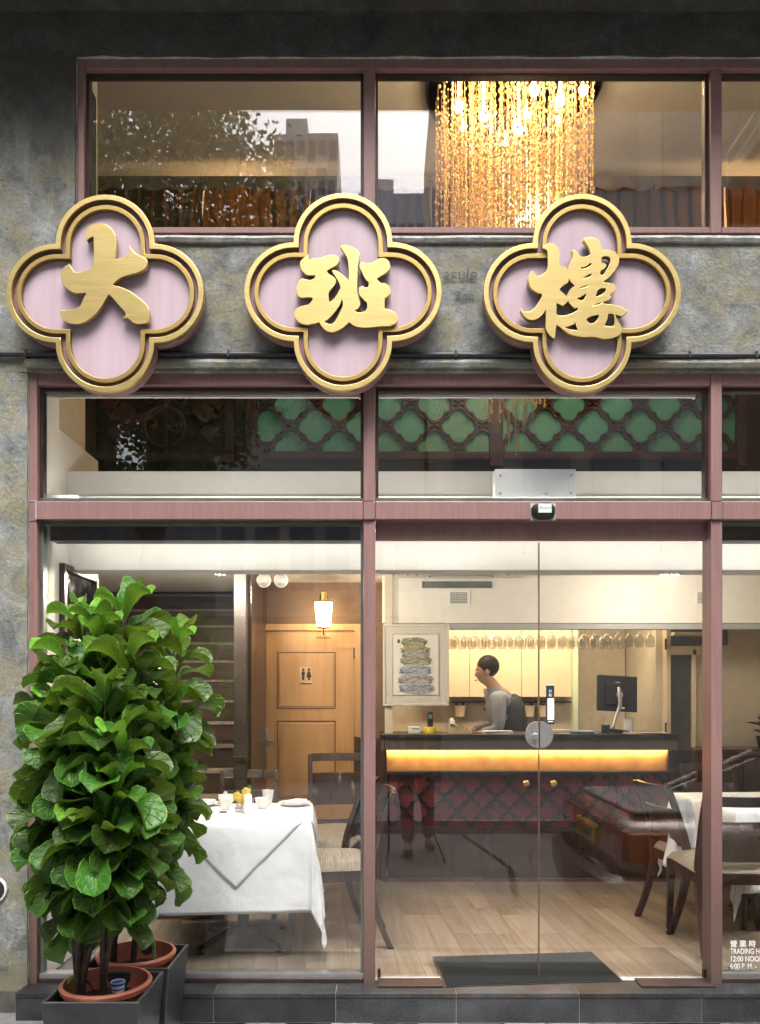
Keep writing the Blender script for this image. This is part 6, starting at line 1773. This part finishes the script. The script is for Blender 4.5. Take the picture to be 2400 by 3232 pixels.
def person(label, base, pelvis, chest, neck, head, face, arms, legs, top_m, leg_m, vest=None, hair=True):
    """arms: two of (shoulder, elbow, wrist, hand direction); legs: two of (hip, knee, ankle, toe)"""
    t = thing('person', label, 'person', base)
    Vc = Vector
    V, E, Rr = [], [], []
    def add(p, r, par=None):
        V.append(Vc(p)); Rr.append(r); 
        if par is not None: E.append((par, len(V)-1))
        return len(V)-1
    pv = add(pelvis, (.15, .115)); wa = add(Vc(pelvis).lerp(Vc(chest), .5), (.135, .105), pv); chs = add(chest, (.155, .115), wa)
    nk = add(neck, (.060, .060), chs); nm_ = add(Vc(neck).lerp(Vc(head), .45), (.054, .056), nk)
    fd = Vc(face).normalized()
    jaw = add(Vc(head)+fd*.022-Vc((0,0,.055)), (.060, .064), nm_)
    hd = add(Vc(head), (.078, .092), jaw); add(Vc(head)+Vc((0,0,.055))-fd*.012, (.070, .085), hd)
    for s_, e_, w_, hdir in arms:
        a = add(s_, .058, chs); b = add(Vc(s_).lerp(Vc(e_), .55), .046, a); c_ = add(e_, .040, b); d_ = add(Vc(e_).lerp(Vc(w_), .4), .038, c_); wi = add(w_, .026, d_)
        hv = Vc(hdir).normalized(); up = Vc((0,0,1)); sdv = hv.cross(up)
        hand_chain(V, E, Rr, wi, Vc(w_), hv, up, sdv)
    for h_, k_, a_, t_ in legs:
        a = add(h_, .085, pv); b = add(Vc(h_).lerp(Vc(k_), .5), .072, a); c_ = add(k_, .055, b); d_ = add(Vc(k_).lerp(Vc(a_), .35), .055, c_); e2 = add(a_, .036, d_); add(Vc(t_), .036, e2)
    b0 = Vc(base)
    me = skin_mesh([v-b0 for v in V], E, Rr, 2); me.materials.clear(); me.materials.append(M['skin']); me.name = 'body'
    link_mesh('body', me, None, t)
    def garment(nm, vs, es, rs, m, sub=2):
        g_ = skin_mesh([Vc(v)-b0 for v in vs], es, rs, sub); g_.materials.clear(); g_.materials.append(m); g_.name = nm
        return link_mesh(nm, g_, None, t)
    P_, C_, N_ = Vc(pelvis), Vc(chest), Vc(neck)
    vs = [P_-Vc((0,0,.03)), P_.lerp(C_, .5), C_, N_-Vc((0,0,.015)), N_.lerp(Vc(head), .25)]; es = [(0,1),(1,2),(2,3),(3,4)]; rs = [(.165,.13),(.15,.122),(.17,.132),(.075,.075),(.066,.066)]
    for s_, e_, w_, hdir in arms:
        i = len(vs); vs += [Vc(s_), Vc(s_).lerp(Vc(e_), .5), Vc(e_), Vc(e_).lerp(Vc(w_), .5), Vc(e_).lerp(Vc(w_), .93)]
        es += [(2, i), (i, i+1), (i+1, i+2), (i+2, i+3), (i+3, i+4)]; rs += [.074, .064, .056, .050, .042]
    garment('shirt', vs, es, rs, top_m)
    if vest:
        bk_ = -Vc((fd.x, fd.y, 0)).normalized()
        garment('vest', [P_-Vc((0,0,.08))+bk_*.02, P_.lerp(C_, .45)+bk_*.025, C_+Vc((0,0,.03))+bk_*.035, C_.lerp(N_, .62)+bk_*.035], [(0,1),(1,2),(2,3)], [(.19,.175),(.185,.17),(.20,.175),(.16,.145)], vest)
    if vest:
        garment('collar', [C_.lerp(N_, .78), C_.lerp(N_, .97)], [(0,1)], [(.085,.082),(.072,.070)], M['paper'])
    vs, es, rs = [P_+Vc((0,0,.04)), P_-Vc((0,0,.03))], [(0,1)], [(.16,.125), (.165,.13)]
    for h_, k_, a_, t_ in legs:
        i = len(vs); vs += [Vc(h_), Vc(h_).lerp(Vc(k_), .5), Vc(k_), Vc(k_).lerp(Vc(a_), .5), Vc(a_)+Vc((0,0,.02))]
        es += [(1, i), (i, i+1), (i+1, i+2), (i+2, i+3), (i+3, i+4)]; rs += [.10, .092, .075, .070, .062]
    garment('trousers', vs, es, rs, leg_m)
    for h_, k_, a_, t_ in legs:
        d = (Vc(t_)-Vc(a_)); d.z = 0; d.normalize(); q = Vc(a_); q.z = base[2]
        sm = MB().ball((0,0,0), 1, 14, 8)
        rot_ = math.atan2(d.y, d.x)
        sm.xform(Matrix.Translation(q+d*.07+Vc((0,0,.042))) @ Matrix.Rotation(rot_, 4, 'Z') @ Matrix.Diagonal((.14, .05, .042, 1)))
        part('shoe', sm, M['black'], t, smooth=70)
    H_ = Vc(head); sdv = fd.cross(Vc((0,0,1)))
    az = math.atan2(fd.y, fd.x)
    def blob(nm, off, sc_3, m):
        mb = MB().ball((0,0,0), 1, 14, 10)
        mb.xform(Matrix.Translation(H_+fd*off[0]+sdv*off[1]+Vc((0,0,off[2]))) @ Matrix.Rotation(az, 4, 'Z') @ Matrix.Diagonal((*sc_3, 1)))
        return part(nm, mb, m, t, smooth=80)
    if hair: blob('hair', (-.030, 0, .034), (.100, .090, .098), M['hair'])
    blob('nose', (.080, 0, -.014), (.016, .010, .016), M['skin'])
    for s in (-1, 1):
        blob('ear', (-.005, s*.078, -.010), (.020, .008, .030), M['skin'])
        blob('eye', (.078, s*.030, .012), (.010, .013, .008), M['white'])
        blob('eyebrow', (.082, s*.030, .032), (.008, .018, .004), M['hair'])
    blob('mouth', (.082, 0, -.058), (.010, .022, .006), simple('lips', (.35,.13,.11), .5) if 'lips' not in bpy.data.materials else bpy.data.materials['lips'])
    return t
wy = 2.98
person('waiter in a dark vest and pale shirt bending left behind the bar', (1.03, wy, FZ), (1.09, wy, 1.06), (1.02, wy, 1.40), (.945, wy, 1.585), (.865, wy-.005, 1.735), (-.96, -.12, -.28),
       [((.955, wy-.185, 1.52), (.95, wy-.245, 1.24), (.78, wy-.20, 1.20), (-1, .1, -.2)), ((.955, wy+.185, 1.52), (.97, wy+.22, 1.25), (.76, wy+.10, 1.21), (-1, -.1, -.2))],
       [((1.03, wy-.10, .98), (1.0, wy-.11, .58), (1.06, wy-.11, .20), (.93, wy-.12, .16)), ((1.03, wy+.10, .98), (1.03, wy+.11, .58), (1.12, wy+.11, .20), (.99, wy+.12, .16))],
       M['shirt'], M['vest'], M['vest'])
qx, qy = .30, -4.05
ph_ = person('photographer in brown trousers standing across the street beside the tripod', (qx, qy, -.055), (qx, qy, .90), (qx, qy+.03, 1.22), (qx-.02, qy+.06, 1.42), (qx-.06, qy+.12, 1.55), (-.25, 1, -.1),
       [((qx-.19, qy+.04, 1.36), (qx-.27, qy+.02, 1.10), (qx-.27, qy+.24, 1.15), (.1, 1, .2)), ((qx+.19, qy+.04, 1.36), (qx+.24, qy, 1.08), (qx+.20, qy-.04, .86), (0, .1, -1))],
       [((qx-.10, qy, .82), (qx-.08, qy+.20, .46), (qx-.07, qy+.28, .04), (qx-.08, qy+.42, -.01)), ((qx+.10, qy, .82), (qx+.14, qy+.02, .42), (qx+.15, qy-.06, .04), (qx+.17, qy+.08, -.01))],
       M['vest'], M['trousers'])

tp = thing('camera_tripod', 'black camera tripod standing on the road opposite the shop', 'tripod', (.03, -3.75, -.055))
ap_ = Vector((.03, -3.78, 1.30))
for fx, fy in ((.04, -3.90), (.56, -3.42), (-.42, -3.68)):
    f_ = Vector((fx, fy, -.05)); k1 = ap_.lerp(f_, .45)
    part('leg', MB().tube([ap_+(f_-ap_)*.03, k1], .014, 8).tube([k1, f_+Vector((0,0,.03))], .010, 8).lathe([(.017, -.02), (.017, .02)], k1, 8).lathe([(.014, 0), (.012, .03), (0, .03)], f_, 8), M['black'], tp, smooth=50)
part('head', MB().lathe([(.035, -.03), (.035, .04), (.02, .06), (.02, .12), (.035, .125), (.035, .14)], ap_, 14), M['black'], tp, smooth=40)
cm = thing('photo_camera', 'black camera mounted on the tripod head', 'camera', (.03, -3.79, 1.44))
part('body', MB().box(-.045, .105, -3.84, -3.77, 1.442, 1.545).box(.0, .06, -3.84, -3.775, 1.5455, 1.575), M['black'], cm, bevel=.008)
part('lens', MB().lathe([(.038, 0), (.040, .05), (.034, .052), (.028, .04), (0, .038)], (.03, -3.7695, 1.495), 20, 'y'), M['black'], cm, smooth=40)

# ================================================================== PARKED CAR (only its mirror image shows)
M['car_paint'] = simple('champagne_car_paint', (.36,.29,.24), .25, .1, var=.05, coat=.8)
M['car_glass'] = simple('dark_car_glass', (.02,.022,.024), .06, 0, var=0, coat=1)
M['chrome'] = simple('chrome', (.7,.7,.7), .12, 1, var=0)
M['tail_red'] = simple('red_tail_lens', (.30,.012,.010), .15, coat=1)
M['tail_orange'] = simple('orange_tail_lens', (.55,.13,.01), .15, coat=1)
M['bumper'] = simple('dark_bumper', (.05,.028,.024), .35, var=.1, coat=.4)
car = thing('parked_car', 'silver beige saloon car parked by the kerb showing its tail', 'car', (3.7, -2.10, -.055))
GZ = -.055; YC = -2.12
st_ = [(1.60, .70, .52, .90), (1.63, .76, .46, .955), (1.72, .82, .36, .985), (2.0, .845, .26, 1.0), (2.5, .855, .24, 1.01), (3.2, .86, .22, .99), (4.2, .86, .22, .97), (5.0, .855, .24, .93), (5.6, .83, .27, .87), (5.85, .76, .36, .80), (5.92, .70, .42, .72)]
mb = MB(); n = 24
for x, hw_, zb_, zt_ in st_:
    for k in range(n):
        a = 2*PI*k/n; p_ = 4.2
        cc, ss = cos(a), sin(a)
        yy = hw_*abs(cc)**(2/p_)*(1 if cc >= 0 else -1); zz = (zb_+zt_)/2+(zt_-zb_)/2*abs(ss)**(2/p_)*(1 if ss >= 0 else -1)
        mb.v.append((x, YC+yy, GZ+zz))
for i in range(len(st_)-1):
    for k in range(n):
        a = i*n+k; b = i*n+(k+1) % n; mb.f.append((a, b, b+n, a+n))
mb.f += [tuple(range(n-1, -1, -1)), tuple((len(st_)-1)*n+k for k in range(n))]
part('body', mb, M['car_paint'], car, smooth=50)
gh = [(2.42, .74, 1.0), (3.05, .60, 1.36), (4.15, .60, 1.37), (4.95, .72, .95)]
mb = MB()
for (xa, wa_, za_) in gh:
    mb.v += [(xa, YC-wa_, GZ+za_), (xa, YC+wa_, GZ+za_)]
mb.v += [(2.42, YC-.74, GZ+.9), (2.42, YC+.74, GZ+.9), (4.95, YC-.72, GZ+.9), (4.95, YC+.72, GZ+.9)]
mb.f = [(0,1,3,2), (2,3,5,4), (4,5,7,6), (0,2,4,6,10,8), (1,9,11,7,5,3)]
part('window', mb, M['car_glass'], car)
part('roof', MB().add([(2.98, YC-.63, GZ+1.345), (2.98, YC+.63, GZ+1.345), (4.22, YC+.63, GZ+1.355), (4.22, YC-.63, GZ+1.355), (3.2, YC-.5, GZ+1.40), (3.2, YC+.5, GZ+1.40), (4.05, YC+.5, GZ+1.405), (4.05, YC-.5, GZ+1.405)], [(3,2,1,0),(4,5,6,7),(0,1,5,4),(1,2,6,5),(2,3,7,6),(3,0,4,7)]), M['car_paint'], car, bevel=.02)
for yy in (-1, 1):
    part('pillar', MB().tube([(2.42, YC+yy*.735, GZ+1.0), (3.02, YC+yy*.605, GZ+1.365)], .035, 6).tube([(3.62, YC+yy*.83, GZ+.98), (3.60, YC+yy*.612, GZ+1.37)], .03, 6), M['car_paint'], car, smooth=60)
def plan(x, hw_, off):  # bumper following the tail outline
    return [(x+.42, YC-hw_-.02), (x+.10, YC-hw_-.01), (x+.0, YC-hw_+.10), (x-.05, YC-hw_*.4), (x-.06, YC), (x-.05, YC+hw_*.4), (x+.0, YC+hw_-.10), (x+.10, YC+hw_+.01), (x+.42, YC+hw_+.02)]
pl = plan(1.55, .83, 0)
mb = MB(); prof = [(.0, .20), (.06, .26), (.075, .40), (.07, .50), (.0, .545)]
for (x, y) in pl:
    d = Vector((x-2.4, (y-YC)*.9)); d.normalize()
    for o_, z in prof: mb.v.append((x+d.x*o_, y+d.y*o_, GZ+z))
m_ = len(prof)
for i in range(len(pl)-1):
    for k in range(m_-1):
        a = i*m_+k; mb.f.append((a, a+1, a+m_+1, a+m_))
part('bumper', mb, M['bumper'], car, smooth=50)
part('trunk_lid', MB().box(1.70, 2.36, YC-.66, YC+.66, GZ+.985, GZ+1.022), simple('sky_bright_lid', (.52,.54,.54), .3, .0, coat=.6), car, bevel=.02)  # lid coloured paler than the body to stand for reflected sky
for s in (-1, 1):
    l_ = part('taillight', MB().box(1.585, 1.64, YC+s*.42, YC+s*.80, GZ+.66, GZ+.88), M['tail_red'], car, bevel=.01)
    part('indicator', MB().box(1.62, 1.86, YC+s*.79, YC+s*.845, GZ+.66, GZ+.87), M['tail_orange'], l_, bevel=.01)
    part('chrome_strip', MB().box(1.58, 1.60, YC+s*.05, YC+s*.80, GZ+.895, GZ+.91), M['chrome'], car)
part('number_plate', MB().box(1.560, 1.60, YC-.26, YC+.26, GZ+.67, GZ+.82), M['yellow'], car, bevel=.004)
part('plate_marks', (lambda mb: [mb.box(1.556, 1.5595, YC-.20+.07*k, YC-.16+.07*k, GZ+.70, GZ+.79) for k in range(6)] and mb)(MB()), M['black'], car)
for x in (2.35, 5.05):
    for s in (-1, 1):
        w_ = part('wheel', MB().lathe([(.20, -.09), (.29, -.10), (.305, -.07), (.305, .07), (.29, .10), (.20, .09)], (x, YC+s*.76, GZ+.305), 28, 'y'), M['black'], car, smooth=40)
        part('rim', MB().lathe([(.20, -.085), (.16, -.06), (.05, -.09), (0, -.09)] if s < 0 else [(.20, .085), (.16, .06), (.05, .09), (0, .09)], (x, YC+s*.76, GZ+.305), 20, 'y'), M['chrome'], w_, smooth=50)

car.location += Vector((-.12, .42, 0)); 
for ch_ in car.children:
    ch_.matrix_local = Matrix.Diagonal((1, 1, .83, 1)) @ ch_.matrix_local
# ================================================================== ACROSS THE STREET (seen in the glass)
M['tree_leaf'] = simple('street_tree_leaf', (.17,.215,.07), .55, var=.5, vscale=3)
tr = thing('street_tree', 'leafy street tree across the road reflected in the upper panes', 'tree', (-3.9, -8.3, .08))
part('trunk', MB().tube([(-3.9, -8.3, .05), (-3.85, -8.25, 2.2), (-3.5, -8.2, 4.4), (-3.2, -8.0, 6.5), (-3.0, -8.0, 8.5)], [.24, .19, .15, .10, .05], 12)
     .tube([(-3.6, -8.2, 3.9), (-4.6, -8.0, 5.4), (-5.2, -7.7, 7.0)], [.10, .07, .03], 8).tube([(-3.4, -8.15, 5.0), (-2.3, -8.0, 6.2), (-1.6, -7.9, 7.2)], [.08, .05, .02], 8), M['bark'], tr, smooth=60)
mb = MB(); r2 = random.Random(77); cl = []
for k in range(430):
    a = r2.uniform(0, 6.28); e = r2.uniform(-1, 1); rr = r2.random()**.36
    cx_q, cy_q, cz_q = -3.55+2.35*rr*cos(a)*math.sqrt(1-e*e), -8.1+1.5*rr*sin(a)*math.sqrt(1-e*e), 8.0+3.4*rr*e
    cl.append((cx_q, cy_q, cz_q, r2.uniform(.25, .5)))
for c_ in cl:
    for k in range(150):
        p = Vector((r2.gauss(0, .5), r2.gauss(0, .45), r2.gauss(0, .38)))*c_[3]*1.25 + Vector(c_[:3])
        L_ = r2.uniform(.07, .13); d = Vector((r2.gauss(0,1), r2.gauss(0,1), r2.gauss(-.4,.7))).normalized(); s_ = d.cross(Vector((r2.gauss(0,1), r2.gauss(0,1), r2.gauss(0,1)))).normalized()*L_*.28
        mb.add([p, p+d*L_*.5+s_, p+d*L_, p+d*L_*.5-s_], [(0,1,2,3)])
part('crown', mb, M['tree_leaf'], tr)
M['tower'] = simple('pale_tower_wall', (.62,.64,.67), .7, var=.08, vscale=.3)
M['tower_glass'] = simple('tower_window', (.20,.22,.25), .2, var=.1)
M['pale_street_wall'] = simple('pale_street_wall', (.62,.61,.58), .8, var=.08, vscale=1.5)
M['near_wall'] = simple('grey_rendered_wall', (.44,.42,.39), .8, var=.1, vscale=1.5)
M['street_wall'] = simple('street_wall', (.16,.145,.125), .8, var=.2, vscale=1.5)
def tower(x0, x1, y, dep, h, fl, nw, label, m='tower', crown=True):
    t = thing('tower_block', label, 'building', ((x0+x1)/2, y, 0), 0, 'tower blocks across the street')
    part('wall', MB().box(x0, x1, y-dep, y, 0, h), M[m], t)
    ww = (x1-x0)/nw
    me = make_mesh('window', MB().box(-ww*.33, ww*.33, -.05, .06, -fl*.27, fl*.27), None); me.materials.append(M['tower_glass'])
    bm_ = make_mesh('balcony', MB().box(-ww*.45, ww*.45, 0, .9, -.5, .4), None); bm_.materials.append(M[m])
    nf = int(h/fl)
    for j in range(max(0, nf-14), nf):
        for i in range(nw):
            o = link_mesh('window', me, None, t); o.location = (x0+ww*(i+.5)-(x0+x1)/2, .0, fl*(j+.55))
            if i % 2 == 0 and dep > 8:
                o = link_mesh('balcony', bm_, None, t); o.location = (x0+ww*(i+.5)-(x0+x1)/2, .0, fl*(j+.12))
    if crown: part('roof_box', MB().box(x0+(x1-x0)*.1, x0+(x1-x0)*.45, y-dep*.7, y-dep*.2, h, h+3.2), M[m], t)
    return t
tower(-8.6, -3.6, -56, 14, 45, 3.0, 6, 'grey tower block beyond the street tree seen in the glass')
tower(-2.6, 5.2, -76, 14, 53.5, 3.0, 8, 'wide pale tower block low in the middle pane reflection')
tower(6.2, 12, -70, 12, 44, 3.0, 6, 'lower far tower block right of the wide one')
tower(.98, 5.72, -9.4, 6, 14.5, 3.1, 4, 'plain grey building directly across the street', 'near_wall', False)
tower(-26, -11, -20, 8, 22, 3.1, 8, 'low block far along the street to the left', 'street_wall', False)
tower(8.5, 26, -9.6, 8, 18, 3.1, 8, 'long dim block along the street to the right', 'street_wall', False)
single('street_boundary_wall', MB().box(-30, .97, -9.7, -9.4, 0, 2.9), M['street_wall'], 'low boundary wall behind the far pavement across the street', 'wall')
tower(-3.9, .9, -14, 6, 9.2, 3.1, 6, 'mid height pale block behind the boundary wall', 'pale_street_wall', False)
tower(-60, -13.2, -24, 10, 24, 3.1, 12, 'long dim terrace on the left beyond the boundary wall', 'street_wall', False)
tower(-9.2, 40, -26, 10, 17.5, 3.1, 14, 'long dim terrace behind the other buildings', 'street_wall', False)
tower(-13.1, -9.3, -24.5, 6, 9.5, 3.1, 4, 'low dim house added in the gap between the terraces', 'street_wall', False)  # added to block the low sky from the glass reflection
rs_ = thing('rooftop_stair', 'sloping roof stair with thin railings seen in the right pane', 'stairs', (7.6, -12.4, 12))
part('flight', MB().prism([(7.1, 11.9), (7.1, 12.1), (9.0, 15.0), (9.6, 15.0), (9.6, 11.9)], -13.2, -12.3), M['street_wall'], rs_)
mb = MB()
for k in range(6):
    x = 7.15+.33*k; z = 12.1+.50*k
    mb.tube([(x, -12.32, z), (x, -12.32, z+.75)], .022, 5)
mb.tube([(7.15, -12.32, 12.85), (8.8, -12.32, 15.35)], .022, 5).tube([(7.15, -12.32, 12.5), (8.8, -12.32, 15.0)], .018, 5)
part('railing', mb, M['grey'], rs_, smooth=60)

# buildings closing the street on both sides, and the shop's own neighbours
for x0_, x1_, lab in ((-46, -34, 'dim building closing the far left end of the street'), (34, 46, 'dim building closing the far right end of the street')):
    t = thing('corner_building', lab, 'building', ((x0_+x1_)/2, 0, 0), 0, 'buildings closing the street')
    part('wall', MB().box(x0_, x1_, -22, 14, 0, 22), M['street_wall'], t)
